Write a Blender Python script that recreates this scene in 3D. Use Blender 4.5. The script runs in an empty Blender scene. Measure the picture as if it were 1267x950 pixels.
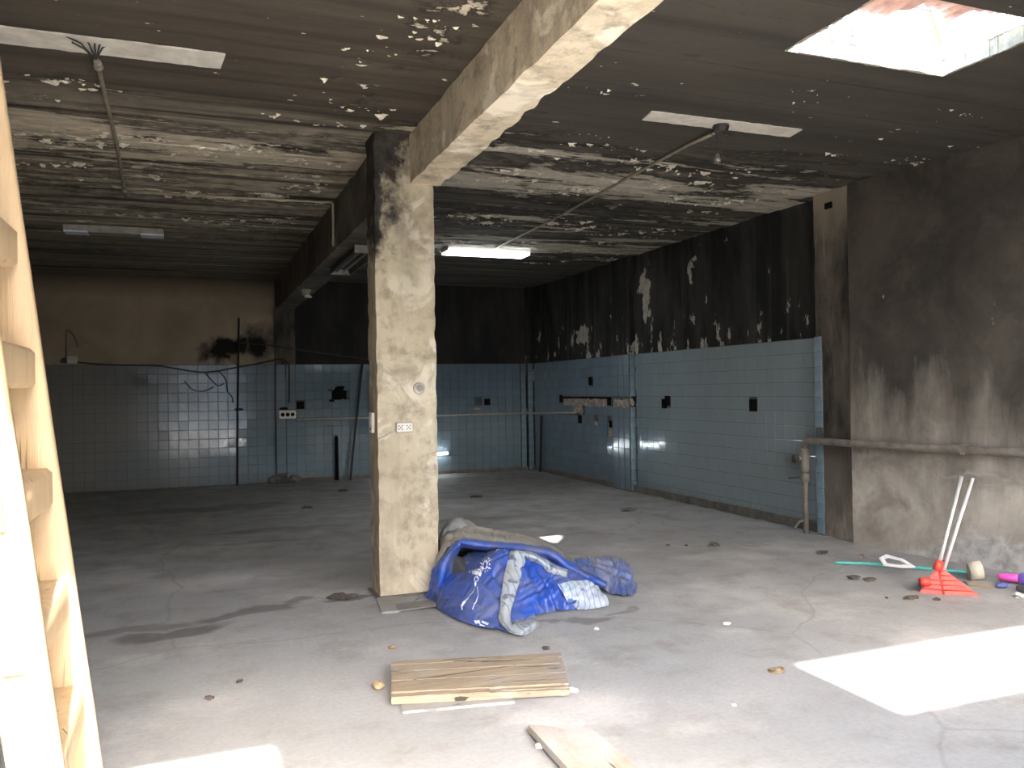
import bpy, bmesh, math, random
from mathutils import Vector, Matrix, noise as mnoise

scene = bpy.context.scene
COL = scene.collection
random.seed(7)

# ---------------------------------------------------------------- camera
# world: X along the back wall (right), Y into the depth of the hall, Z up; camera stands in the doorway
cam_d = bpy.data.cameras.new('camera')
cam_d.sensor_fit = 'HORIZONTAL'; cam_d.sensor_width = 36.0
cam_d.lens = 1025.0 / 1267.0 * 36.0
cam_d.clip_start = 0.05; cam_d.clip_end = 200
cam = bpy.data.objects.new('camera', cam_d); COL.objects.link(cam)
CX = Vector((0.93250, -0.36086, -0.01533)); CY = Vector((0.01189, -0.01184, 0.99986)); CZ = Vector((-0.36099, -0.93254, -0.00683))
CX.normalize(); CZ = CX.cross(CY).normalized(); CY = CZ.cross(CX)
cam.matrix_world = Matrix(((CX.x, CY.x, CZ.x, 0), (CX.y, CY.y, CZ.y, 0), (CX.z, CY.z, CZ.z, 1.5), (0, 0, 0, 1)))
scene.camera = cam

# ---------------------------------------------------------------- sky, sun, exposure
SUN_DIR = Vector((0.03, 1.16, -1.0)).normalized()
world = bpy.data.worlds.new('sky'); scene.world = world; world.use_nodes = True
wn = world.node_tree; wn.nodes.clear()
wo = wn.nodes.new('ShaderNodeOutputWorld'); wb = wn.nodes.new('ShaderNodeBackground'); ws = wn.nodes.new('ShaderNodeTexSky')
ws.sky_type = 'NISHITA'; ws.sun_disc = False; ws.sun_elevation = math.radians(41); ws.sun_rotation = math.radians(180)
ws.dust_density = 2.5; ws.air_density = 1.0
wb.inputs['Strength'].default_value = 0.95
wn.links.new(ws.outputs[0], wb.inputs[0]); wn.links.new(wb.outputs[0], wo.inputs[0])
sd = bpy.data.lights.new('sun', 'SUN'); sd.energy = 11.0; sd.angle = math.radians(0.9); sd.color = (1.0, 0.955, 0.89)
sun = bpy.data.objects.new('sun', sd); COL.objects.link(sun)
sun.rotation_euler = SUN_DIR.to_track_quat('-Z', 'Y').to_euler(); sun.location = (0, -6, 9)
vs = scene.view_settings
vs.view_transform = 'Standard'; vs.look = 'None'; vs.gamma = 1.0; vs.use_curve_mapping = False
vs.exposure = 2.75
scene.cycles.max_bounces = 10; scene.cycles.diffuse_bounces = 6; scene.cycles.glossy_bounces = 4
scene.cycles.sample_clamp_indirect = 8.0
scene.cycles.caustics_reflective = False; scene.cycles.caustics_refractive = False

# ---------------------------------------------------------------- helpers: nodes
class T:
    def __init__(s, name, rough=0.8, spec=0.3):
        s.m = bpy.data.materials.new(name); s.m.use_nodes = True
        s.t = s.m.node_tree; s.t.nodes.clear()
        s.out = s.t.nodes.new('ShaderNodeOutputMaterial'); s.b = s.t.nodes.new('ShaderNodeBsdfPrincipled')
        s.t.links.new(s.b.outputs[0], s.out.inputs[0])
        s.b.inputs['Roughness'].default_value = rough; s.b.inputs['Specular IOR Level'].default_value = spec
    def put(s, sock, v):
        if isinstance(v, bpy.types.NodeSocket): s.t.links.new(v, sock)
        elif v is not None:
            if isinstance(v, (tuple, list)) and len(v) == 3 and sock.type == 'RGBA': v = (*v, 1.0)
            sock.default_value = v
    def n(s, typ): return s.t.nodes.new(typ)
    def pos(s): return s.n('ShaderNodeNewGeometry').outputs['Position']
    def obj(s): return s.n('ShaderNodeTexCoord').outputs['Object']
    def rnd(s): return s.n('ShaderNodeObjectInfo').outputs['Random']
    def map(s, vec, scale=(1, 1, 1), loc=(0, 0, 0), rot=(0, 0, 0)):
        m = s.n('ShaderNodeMapping'); s.put(m.inputs[0], vec)
        m.inputs['Scale'].default_value = scale; m.inputs['Location'].default_value = loc; m.inputs['Rotation'].default_value = rot
        return m.outputs[0]
    def noise(s, vec, scale=1.0, detail=6.0, rough=0.6, dist=0.0):
        m = s.n('ShaderNodeTexNoise'); s.put(m.inputs['Vector'], vec); m.inputs['Scale'].default_value = scale
        m.inputs['Detail'].default_value = detail; m.inputs['Roughness'].default_value = rough; m.inputs['Distortion'].default_value = dist
        return m.outputs[0]
    def ramp(s, fac, stops, interp='LINEAR'):
        m = s.n('ShaderNodeValToRGB'); s.put(m.inputs[0], fac); r = m.color_ramp; r.interpolation = interp
        while len(r.elements) < len(stops): r.elements.new(0.5)
        for e, (p, c) in zip(r.elements, stops):
            e.position = p; e.color = (c, c, c, 1) if not isinstance(c, (tuple, list)) else (*c, 1)
        return m.outputs[0]
    def math(s, op, a, b=0.0, clamp=False):
        m = s.n('ShaderNodeMath'); m.operation = op; m.use_clamp = clamp; s.put(m.inputs[0], a); s.put(m.inputs[1], b); return m.outputs[0]
    def mix(s, fac, a, b, typ='MIX'):
        m = s.n('ShaderNodeMixRGB'); m.blend_type = typ; s.put(m.inputs[0], fac); s.put(m.inputs[1], a); s.put(m.inputs[2], b); return m.outputs[0]
    def sep(s, vec):
        m = s.n('ShaderNodeSeparateXYZ'); s.put(m.inputs[0], vec); return m.outputs
    def range(s, v, a, b, c=0.0, d=1.0):
        m = s.n('ShaderNodeMapRange'); s.put(m.inputs[0], v)
        for i, k in enumerate((a, b, c, d)): m.inputs[i + 1].default_value = k
        return m.outputs[0]
    def bump(s, h, strength=0.3, dist=0.02):
        m = s.n('ShaderNodeBump'); m.inputs['Strength'].default_value = strength; m.inputs['Distance'].default_value = dist
        s.put(m.inputs['Height'], h); s.t.links.new(m.outputs[0], s.b.inputs['Normal'])
    def col(s, c): s.put(s.b.inputs['Base Color'], c); return s
    def rough(s, r): s.put(s.b.inputs['Roughness'], r); return s
    def blob(s, vec, cx, cy, rx, ry, rot=0.0, soft=0.45, ax=(0, 1)):
        # 1 inside an elliptical patch around (cx, cy) of the two axes, 0 outside, ragged through the warped vector
        o = s.sep(vec); a = s.math('SUBTRACT', o[ax[0]], cx); b = s.math('SUBTRACT', o[ax[1]], cy)
        c, k = math.cos(rot), math.sin(rot)
        u = s.math('ADD', s.math('MULTIPLY', a, c / rx), s.math('MULTIPLY', b, k / rx))
        v = s.math('ADD', s.math('MULTIPLY', a, -k / ry), s.math('MULTIPLY', b, c / ry))
        d = s.math('SQRT', s.math('ADD', s.math('MULTIPLY', u, u), s.math('MULTIPLY', v, v)))
        return s.range(d, 1.0, 1.0 - soft)
    def warp(s, vec, scale=2.0, amt=0.3, detail=5.0):
        m = s.n('ShaderNodeTexNoise'); s.put(m.inputs['Vector'], vec); m.inputs['Scale'].default_value = scale; m.inputs['Detail'].default_value = detail
        v = s.n('ShaderNodeVectorMath'); v.operation = 'SUBTRACT'; s.put(v.inputs[0], m.outputs['Color']); v.inputs[1].default_value = (.5, .5, .5)
        w = s.n('ShaderNodeVectorMath'); w.operation = 'SCALE'; s.put(w.inputs[0], v.outputs[0]); w.inputs['Scale'].default_value = amt * 2
        a = s.n('ShaderNodeVectorMath'); a.operation = 'ADD'; s.put(a.inputs[0], vec); s.put(a.inputs[1], w.outputs[0])
        return a.outputs[0]

def plain(name, c, rough=0.6, metal=0.0, spec=0.4, var=0.15, scale=12.0):
    t = T(name, rough, spec); t.b.inputs['Metallic'].default_value = metal
    n = t.noise(t.obj(), scale, 5, .6)
    k = t.range(n, .3, .7, 1 - var, 1 + var)
    t.col(t.mix(1.0, c, k, 'MULTIPLY'))
    return t.m

# ---------------------------------------------------------------- helpers: meshes
class MB:
    def __init__(s): s.v = []; s.f = []; s.uv = None
    def add(s, vs_, fs_):
        o = len(s.v); s.v += [tuple(p) for p in vs_]; s.f += [tuple(i + o for i in f) for f in fs_]; return s
    def box(s, x0, x1, y0, y1, z0, z1):
        return s.add([(x0, y0, z0), (x1, y0, z0), (x1, y1, z0), (x0, y1, z0), (x0, y0, z1), (x1, y0, z1), (x1, y1, z1), (x0, y1, z1)],
                     [(3, 2, 1, 0), (4, 5, 6, 7), (0, 1, 5, 4), (1, 2, 6, 5), (2, 3, 7, 6), (3, 0, 4, 7)])
    def cbox(s, x0, x1, y0, y1, z0, z1, c=0.01):
        # box with chamfered edges
        bm = bmesh.new(); bmesh.ops.create_cube(bm, size=1.0)
        for v in bm.verts: v.co = Vector(((x0 + x1) / 2 + v.co.x * (x1 - x0), (y0 + y1) / 2 + v.co.y * (y1 - y0), (z0 + z1) / 2 + v.co.z * (z1 - z0)))
        bmesh.ops.bevel(bm, geom=list(bm.edges), offset=c, segments=1, affect='EDGES')
        bm.verts.index_update()
        s.add([v.co for v in bm.verts], [tuple(v.index for v in f.verts) for f in bm.faces]); bm.free(); return s
    def rbox(s, x0, x1, y0, y1, z0, z1, step=0.12, amp=0.006, seed=0.0, edge=0.0):
        # box with subdivided, uneven plaster faces and worn edges
        bm = bmesh.new()
        L = (x1 - x0, y1 - y0, z1 - z0); N = [max(1, min(110, round(l / step))) for l in L]
        idx = {}
        def V(i, j, k):
            if (i, j, k) not in idx: idx[(i, j, k)] = bm.verts.new((x0 + L[0] * i / N[0], y0 + L[1] * j / N[1], z0 + L[2] * k / N[2]))
            return idx[(i, j, k)]
        for i in range(N[0]):
            for j in range(N[1]):
                bm.faces.new((V(i, j, 0), V(i, j + 1, 0), V(i + 1, j + 1, 0), V(i + 1, j, 0))); bm.faces.new((V(i, j, N[2]), V(i + 1, j, N[2]), V(i + 1, j + 1, N[2]), V(i, j + 1, N[2])))
        for i in range(N[0]):
            for k in range(N[2]):
                bm.faces.new((V(i, 0, k), V(i + 1, 0, k), V(i + 1, 0, k + 1), V(i, 0, k + 1))); bm.faces.new((V(i, N[1], k), V(i, N[1], k + 1), V(i + 1, N[1], k + 1), V(i + 1, N[1], k)))
        for j in range(N[1]):
            for k in range(N[2]):
                bm.faces.new((V(0, j, k), V(0, j, k + 1), V(0, j + 1, k + 1), V(0, j + 1, k))); bm.faces.new((V(N[0], j, k), V(N[0], j + 1, k), V(N[0], j + 1, k + 1), V(N[0], j, k + 1)))
        c = Vector(((x0 + x1) / 2, (y0 + y1) / 2, (z0 + z1) / 2))
        for (i, j, k), v in idx.items():
            p = v.co.copy(); ed = (i in (0, N[0])) + (j in (0, N[1])) + (k in (0, N[2]))
            d = mnoise.noise_vector(p * 5 + Vector((seed, seed, 0))) * amp
            if ed >= 2 and edge:
                q = mnoise.noise(p * 7 + Vector((seed + 9, 0, 0))); q = max(0.0, q) * edge
                inn = Vector(((c.x - p.x) if i in (0, N[0]) else 0, (c.y - p.y) if j in (0, N[1]) else 0, (c.z - p.z) if k in (0, N[2]) else 0))
                inn = Vector([math.copysign(min(abs(t), 1), t) if t else 0 for t in inn])
                if inn.length: d += inn.normalized() * q
            v.co = p + d
        bm.verts.index_update()
        s.add([v.co for v in bm.verts], [tuple(v.index for v in f.verts) for f in bm.faces]); bm.free(); return s
    def tube(s, pts, r, seg=8, cap=True):
        pts = [Vector(p) for p in pts]; rs = r if isinstance(r, (list, tuple)) else [r] * len(pts); o = len(s.v); prev = None
        for i, p in enumerate(pts):
            d = (pts[min(i + 1, len(pts) - 1)] - pts[max(i - 1, 0)]).normalized()
            if prev is None: a = d.orthogonal().normalized()
            else: a = (prev - d * prev.dot(d)).normalized()
            prev = a; b = d.cross(a)
            for k in range(seg):
                t = 2 * math.pi * k / seg; s.v.append(tuple(p + (a * math.cos(t) + b * math.sin(t)) * rs[i]))
        for i in range(len(pts) - 1):
            for k in range(seg):
                k2 = (k + 1) % seg; s.f.append((o + i * seg + k, o + i * seg + k2, o + (i + 1) * seg + k2, o + (i + 1) * seg + k))
        if cap:
            s.f.append(tuple(o + k for k in range(seg))[::-1]); e = o + (len(pts) - 1) * seg; s.f.append(tuple(e + k for k in range(seg)))
        return s
    def prism(s, poly, axis, a0, a1):
        # polygon in the two other axes extruded along axis
        n = len(poly); V3 = []
        for a in (a0, a1):
            for (u, v) in poly:
                V3.append((a, u, v) if axis == 'x' else (u, a, v) if axis == 'y' else (u, v, a))
        return s.add(V3, [tuple(range(n))[::-1], tuple(range(n, 2 * n))] + [(i, (i + 1) % n, n + (i + 1) % n, n + i) for i in range(n)])
    def lump(s, c, r, sc=(1, 1, .6), seed=0, sub=2, rough=.35):
        bm = bmesh.new(); bmesh.ops.create_icosphere(bm, subdivisions=sub, radius=1.0)
        for v in bm.verts:
            k = 1 + mnoise.noise(v.co * 1.7 + Vector((seed * 3.1, seed, 0))) * rough
            v.co = Vector((c[0] + v.co.x * r * sc[0] * k, c[1] + v.co.y * r * sc[1] * k, max(c[2] + v.co.z * r * sc[2] * k, c[2] - r * sc[2] * .6)))
        bm.verts.index_update(); s.add([v.co for v in bm.verts], [tuple(v.index for v in f.verts) for f in bm.faces]); bm.free(); return s
    def mesh(s, name, mat, smooth=False):
        me = bpy.data.meshes.new(name); me.from_pydata(s.v, [], s.f); me.validate(); 
        bm = bmesh.new(); bm.from_mesh(me); bmesh.ops.recalc_face_normals(bm, faces=bm.faces); bm.to_mesh(me); bm.free()
        me.materials.append(mat)
        if smooth: me.polygons.foreach_set('use_smooth', [True] * len(me.polygons))
        me.update(); return me
    def build(s, name, mat, parent=None, smooth=False, loc=None, rot=None):
        return link(name, s.mesh(name, mat, smooth), parent, loc, rot)

def link(name, me, parent=None, loc=None, rot=None):
    o = bpy.data.objects.new(name, me); COL.objects.link(o)
    if parent is not None: o.parent = parent
    if loc: o.location = loc
    if rot: o.rotation_euler = rot
    return o
def thing(name, label, cat, loc=(0, 0, 0), group=None, rot=(0, 0, 0)):
    o = bpy.data.objects.new(name, None); COL.objects.link(o); o.location = loc; o.rotation_euler = rot
    o.empty_display_size = .1
    return tag(o, label, cat, group)
def tag(o, label, cat, group=None):
    o['label'] = label; o['category'] = cat
    if group: o['group'] = group
    return o
def struct(o, label=None, cat=None):
    o['kind'] = 'structure'
    if label: o['label'] = label
    if cat: o['category'] = cat
    return o
def weld(o, deg=35):
    me = o.data; bm = bmesh.new(); bm.from_mesh(me)
    for e in bm.edges:
        e.smooth = not (len(e.link_faces) == 2 and e.calc_face_angle(0) > math.radians(deg))
    for f in bm.faces: f.smooth = True
    bm.to_mesh(me); bm.free(); return o

# ---------------------------------------------------------------- materials of the setting
def concrete_floor():
    t = T('dusty_concrete', .75, .35); p = t.pos(); w = t.warp(p, 1.6, .35)
    big = t.noise(p, .55, 5, .6); mid = t.noise(p, 3.0, 8, .65); fine = t.noise(p, 38, 4, .7)
    c = t.mix(t.range(big, .3, .7), (.27, .268, .26), (.325, .332, .338))
    c = t.mix(t.range(mid, .50, .85), c, (.215, .20, .18))
    st = t.noise(p, .9, 8, .62)
    c = t.mix(t.math('MULTIPLY', t.range(st, .52, .68), .5), c, (.56, .54, .51))
    # daylight falling off towards the back, painted into the concrete as darkening
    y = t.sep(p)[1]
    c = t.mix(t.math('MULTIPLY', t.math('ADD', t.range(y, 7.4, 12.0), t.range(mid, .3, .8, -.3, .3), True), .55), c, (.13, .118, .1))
    stains_shade = None
    for (cx, cy, rx, ry, rot, k) in [(-.35, 5.85, .55, .10, .1, .55), (-.1, 5.66, .42, .13, .25, .75), (.38, 5.98, .36, .12, .25, .7), (.72, 6.12, .13, .05, 0, .6),
                                     (1.02, 6.08, .22, .05, .2, .8), (2.46, 4.86, .22, .10, -.2, .62), (2.72, 4.98, .16, .06, .3, .5), (2.20, 4.92, .12, .05, 0, .5), (.2, 11.6, 1.2, .35, .05, .6), (.9, 9.4, .9, .16, .05, .45),
                                     (3.2, 9.2, .7, .2, -.1, .4), (4.2, 12.2, 2.0, 1.9, 0, .5), (.6, 8.8, .5, .08, 0, .3)]:  # broad ellipse at back right is painted shade, the rest are stains
        b = t.math('MULTIPLY', t.blob(w, cx, cy, rx, ry, rot, .35), k)
        stains_shade = b if stains_shade is None else t.math('MAXIMUM', stains_shade, b)
    c = t.mix(stains_shade, c, (.085, .078, .07))
    scuff = None
    for (cx, cy, rx, ry, rot, k) in [(.35, 7.1, 1.1, .45, .1, .7), (3.05, 4.2, .22, .12, .4, .5), (1.75, 3.6, .5, .28, .3, .45), (4.6, 8.0, 1.2, .5, -.5, .3), (.6, 4.2, 1.0, .6, 0, .25), (2.4, 3.4, .8, .4, .2, .3)]:
        b = t.math('MULTIPLY', t.blob(w, cx, cy, rx, ry, rot, .9), k)
        scuff = b if scuff is None else t.math('MAXIMUM', scuff, b)
    c = t.mix(t.math('MULTIPLY', scuff, t.range(mid, .35, .6)), c, (.62, .61, .59))
    v = t.n('ShaderNodeTexVoronoi'); v.feature = 'DISTANCE_TO_EDGE'; v.inputs['Scale'].default_value = .33; t.put(v.inputs['Vector'], t.warp(p, .8, .35))
    crack = t.range(v.outputs[0], .0, .006, 1, 0)
    c = t.mix(t.math('MULTIPLY', crack, .35), c, (.14, .13, .115))
    c = t.mix(t.range(fine, .35, .72), c, t.mix(.25, c, (.1, .095, .09)))
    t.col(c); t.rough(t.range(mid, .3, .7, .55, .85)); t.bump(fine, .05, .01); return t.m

def ceiling_mat(name, bias, dark, mid, pale, seed, zone, zc, spots=()):
    # sooted lime wash that has peeled in long bands
    t = T(name, .85, .2); p = t.map(t.pos(), (1, 1, 1), (seed, 0, 0)); y = t.sep(t.pos())[1]
    n1 = t.noise(t.map(p, (.42, 2.0, 1)), 1.15, 10, .68, .4)
    n2 = t.noise(t.map(p, (.22, 5.5, 1)), 1.2, 6, .6)
    n3 = t.noise(p, 6.5, 8, .7)
    b = t.ramp(t.math('DIVIDE', y, 15.0), [(a / 15.0, v) for a, v in bias])
    s = t.math('ADD', t.math('ADD', t.math('MULTIPLY', n1, 1.0), t.math('MULTIPLY', n3, .22)), t.math('ADD', b, -.62))
    for (cx, cy, rx, ry, k) in spots: s = t.math('ADD', s, t.math('MULTIPLY', t.math('MULTIPLY', t.blob(t.warp(t.pos(), 3, .2), cx, cy, rx, ry, 0, .8), k), t.range(t.noise(t.pos(), 4.5, 8, .7), .4, .6)))
    m = t.range(s, .45, .50)
    mid = t.mix(t.range(y, 5.0, 6.2), tuple((a * .55 + c_ * .45) for a, c_ in zip(dark, mid)), mid)
    soot = t.mix(t.range(t.mix(t.range(y, 5.0, 6.2, .3, 1), n1, n2), .38, .66), dark, mid)
    soot = t.mix(t.math('MULTIPLY', t.range(n1, .5, .7), .6), soot, mid)
    zf = t.ramp(t.math('DIVIDE', y, 15.0), [(a / 15.0, v) for a, v in zone])
    soot = t.mix(t.math('MULTIPLY', zf, t.range(n2, .36, .52)), soot, t.mix(t.range(n3, .35, .65), zc, tuple(k * .62 for k in zc)))
    pl = t.mix(t.range(n3, .4, .7), pale, tuple(k * .55 for k in pale))
    pl = t.mix(t.range(n2, .5, .75), pl, tuple(k * .35 for k in pale))
    edge = t.math('SUBTRACT', t.range(s, .36, .45), m, True)
    soot = t.mix(t.math('MULTIPLY', edge, .75), soot, tuple(k * .25 for k in dark))
    fl = t.noise(t.map(p, (1, 2, 1)), 9, 3, .5)
    c = t.mix(m, soot, pl); c = t.mix(t.range(fl, .735, .75), c, pale)
    t.col(c); t.bump(t.math('ADD', t.math('MULTIPLY', m, -.8), t.math('MULTIPLY', n3, .5)), .5, .03); return t.m

M_floor = concrete_floor()
# name, pale-paint bias along the depth y (0..1 greys, .3 = hardly any)
M_ceilL = ceiling_mat('sooted_limewash_west', [(0, .24), (4.6, .26), (5.5, .29), (5.85, .41), (6.1, .34), (6.6, .54), (7.2, .50), (7.6, .36), (8.4, .42), (9.3, .38), (10.2, .33), (11.5, .26), (15, .24)],
                      (.040, .033, .025), (.115, .096, .070), (.68, .59, .44), 0.0, [(0, .0), (5.6, .05), (6.2, .6), (7.0, .95), (9.8, .95), (10.4, .5), (12, .35), (15, .3)], (.50, .435, .33), [(1.25, 4.1, .30, .75, .30), (1.1, 5.3, .25, .3, .22)])
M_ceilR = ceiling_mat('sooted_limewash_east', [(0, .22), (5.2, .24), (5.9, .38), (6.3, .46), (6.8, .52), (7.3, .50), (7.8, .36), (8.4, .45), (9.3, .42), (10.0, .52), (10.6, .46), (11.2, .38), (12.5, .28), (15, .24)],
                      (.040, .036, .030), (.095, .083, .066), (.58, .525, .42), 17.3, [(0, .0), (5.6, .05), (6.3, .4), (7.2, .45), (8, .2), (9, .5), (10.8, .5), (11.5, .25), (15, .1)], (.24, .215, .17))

def wall_mat(name, kind):
    t = T(name, .88, .2); p = t.pos(); o = t.sep(p); z = o[2]; y = o[1]; x = o[0]
    n1 = t.noise(p, 1.3, 9, .65, .5); n2 = t.noise(t.map(p, (1, 1, .25)), 2.4, 8, .65); n3 = t.noise(p, 9, 6, .7); dr = t.noise(t.map(p, (7, 7, .35)), 1.0, 5, .6)
    if kind == 'back':      # brown sooted plaster left of the pilaster, black right of it
        brown = t.mix(t.range(n1, .3, .7), (.35, .275, .185), (.48, .385, .265))
        brown = t.mix(t.range(z, 3.05, 3.4), brown, (.10, .08, .055))
        w = t.warp(p, 4.5, .32, 8)
        bl = t.math('MAXIMUM', t.blob(w, .55, 2.25, .55, .26, .25, .5, (0, 2)), t.blob(w, 1.05, 2.3, .45, .45, 0, .7, (0, 2)))
        brown = t.mix(bl, brown, (.018, .016, .013))
        black = t.mix(t.range(n2, .4, .75), (.026, .024, .022), (.065, .058, .048))
        c = t.mix(t.range(x, 1.3, 1.34), brown, black)
    elif kind == 'right':   # black soot, flaked pale near the tile edge
        black = t.mix(t.range(n2, .42, .7), (.012, .0115, .010), (.050, .045, .038))
        black = t.mix(t.math('MULTIPLY', t.range(dr, .55, .75), .35), black, (.12, .11, .095))
        fz = t.range(z, 2.0, 2.75, .10, -.02)
        f = t.math('ADD', t.noise(t.map(p, (1, 1.6, .7)), 3.2, 8, .65), fz)
        m = t.range(f, .655, .665)
        w = t.warp(p, 5.0, .22, 8)
        m = t.math('MAXIMUM', m, t.math('MAXIMUM', t.range(t.blob(w, 10.18, 2.78, .13, .42, 0, .5, (1, 2)), .2, .3), t.range(t.blob(w, 9.05, 2.95, .07, .2, 0, .5, (1, 2)), .3, .4)))
        m = t.math('MAXIMUM', m, t.range(t.blob(w, 12.2, 2.35, .3, .22, 0, .6, (1, 2)), .35, .45))
        c = t.mix(m, black, t.mix(t.range(n3, .4, .7), (.40, .36, .30), (.20, .18, .155)))
    else:                   # near right wall: soot above, scorched grey render below, bare foot
        up = t.mix(t.range(n1, .35, .72), (.036, .031, .026), (.090, .077, .061))
        lo = t.mix(t.range(n1, .32, .66), (.52, .47, .395), (.25, .22, .18))
        lo = t.mix(t.range(n3, .5, .78), lo, (.42, .38, .32))
        h = t.math('ADD', z, t.math('MULTIPLY', t.math('SUBTRACT', n2, .5), 2.2))
        c = t.mix(t.range(h, .45, 1.65), lo, up)
        g = t.math('ADD', z, t.math('MULTIPLY', t.math('SUBTRACT', n1, .5), 1.1))
        g = t.math('ADD', g, t.range(y, 4.2, 5.8, -.10, .28))
        c = t.mix(t.range(g, .30, .24), c, t.mix(t.range(n3, .42, .66), (.50, .475, .43), (.30, .28, .25)))
        fl = t.noise(t.map(p, (1, 1.3, .8)), 4.6, 7, .65)
        c = t.mix(t.math('MULTIPLY', t.range(fl, .70, .71), t.range(z, .5, .9)), c, (.42, .39, .34))
        w = t.warp(p, 3.0, .1)
        ch = t.math('MAXIMUM', t.blob(w, 4.98, .72, .35, .018, 0, .8, (1, 2)), t.math('MULTIPLY', t.blob(w, 4.9, 1.35, .07, .4, .1, .9, (1, 2)), .4))
        c = t.mix(t.math('MULTIPLY', ch, .3), c, (.55, .5, .42))
        c = t.mix(t.math('MULTIPLY', t.range(t.noise(p, 2.3, 9, .7, .5), .52, .66), .45), c, (.10, .085, .068))
    t.col(c); t.bump(t.math('ADD', n3, t.math('MULTIPLY', n1, 1.5)), .28, .03); return t.m
M_wback, M_wright, M_wnear = wall_mat('sooted_plaster_back', 'back'), wall_mat('sooted_plaster_right', 'right'), wall_mat('scorched_render', 'near')

def beam_mat(name, soot_z, seed=0.0, gain=1.0, blots=()):
    t = T(name, .85, .22); p = t.map(t.pos(), (1, 1, 1), (seed, seed, 0)); z = t.sep(t.pos())[2]
    n1 = t.noise(p, 2.0, 8, .65, .3); n2 = t.noise(p, 7, 8, .7); dr = t.noise(t.map(p, (6, 6, .4)), 1.2, 6, .6)
    c = t.mix(t.range(n1, .35, .68), tuple(k * gain for k in (.50, .435, .315)), tuple(k * gain for k in (.375, .315, .22)))
    c = t.mix(t.range(n2, .5, .72), c, (.23, .185, .135))
    c = t.mix(t.range(t.noise(p, 1.5, 9, .72, .6), .50, .68), c, tuple(k * gain for k in (.27, .225, .165)))
    c = t.mix(t.range(t.noise(p, 3.1, 6, .6, .6), .54, .62), c, tuple(k * gain for k in (.58, .52, .41)))
    c = t.mix(t.math('MULTIPLY', t.range(dr, .5, .75), .5), c, (.2, .175, .14))
    s = t.math('ADD', t.range(z, soot_z[0], soot_z[1], -.28, .20), t.math('ADD', t.math('MULTIPLY', t.noise(p, 2.7, 8, .68), .55), t.math('MULTIPLY', t.noise(p, 9, 9, .72), .5)))
    for (cx, cz, rx, rz_, k) in blots: s = t.math('ADD', s, t.math('MULTIPLY', t.blob(t.warp(t.pos(), 4, .1), cx, cz, rx, rz_, 0, .8, (0, 2)), k))
    c = t.mix(t.range(s, .53, .68), c, t.mix(t.range(n2, .35, .7), (.010, .009, .008), (.075, .064, .050)))
    t.col(c); t.bump(t.math('ADD', n2, n1), .45, .03); return t.m
M_column = beam_mat('chipped_column_plaster', (2.2, 3.9), 0.0, 1.02, [(1.36, 2.85, .24, .8, .22), (1.40, 1.98, .15, .25, .17), (1.25, 2.9, .06, .9, .2), (1.3, 3.3, .3, .3, .15)])
M_beam = beam_mat('sooted_beam_plaster', (2.95, 4.7), 5.0, 1.38)

def dark_beam():
    t = T('heavily_sooted_plaster', .88, .2); p = t.pos(); n1 = t.noise(p, 1.8, 8, .65); dr = t.noise(t.map(p, (1, 4, .6)), 1.5, 6, .6)
    c = t.mix(t.range(n1, .35, .7), (.06, .052, .042), (.17, .15, .12)); c = t.mix(t.range(dr, .58, .74), c, (.3, .27, .22))
    t.col(c); t.bump(n1, .4, .03); return t.m
M_dbeam = dark_beam()
def pil_mat():
    t = T('sooted_pilaster_plaster', .88, .2); p = t.pos(); n1 = t.noise(t.map(p, (2, 2, .7)), 1.8, 9, .65); n2 = t.noise(t.map(p, (9, 9, .5)), 1, 5, .6); z = t.sep(p)[2]
    c = t.mix(t.range(n1, .35, .7), (.032, .028, .023), (.17, .145, .115)); c = t.mix(t.range(n2, .62, .75), c, (.3, .27, .22))
    lo = t.mix(t.range(n1, .35, .65), (.36, .31, .245), (.12, .1, .08))
    c = t.mix(t.range(t.math('ADD', z, t.math('MULTIPLY', t.math('SUBTRACT', n1, .5), 1.2)), .15, .9), lo, c)
    c = t.mix(t.math('MULTIPLY', t.range(t.math('ADD', z, t.math('MULTIPLY', n1, .4)), 3.1, 3.5), .7), c, (.33, .28, .21))
    t.col(c); t.bump(n1, .4, .03); return t.m
M_pil = pil_mat()

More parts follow.
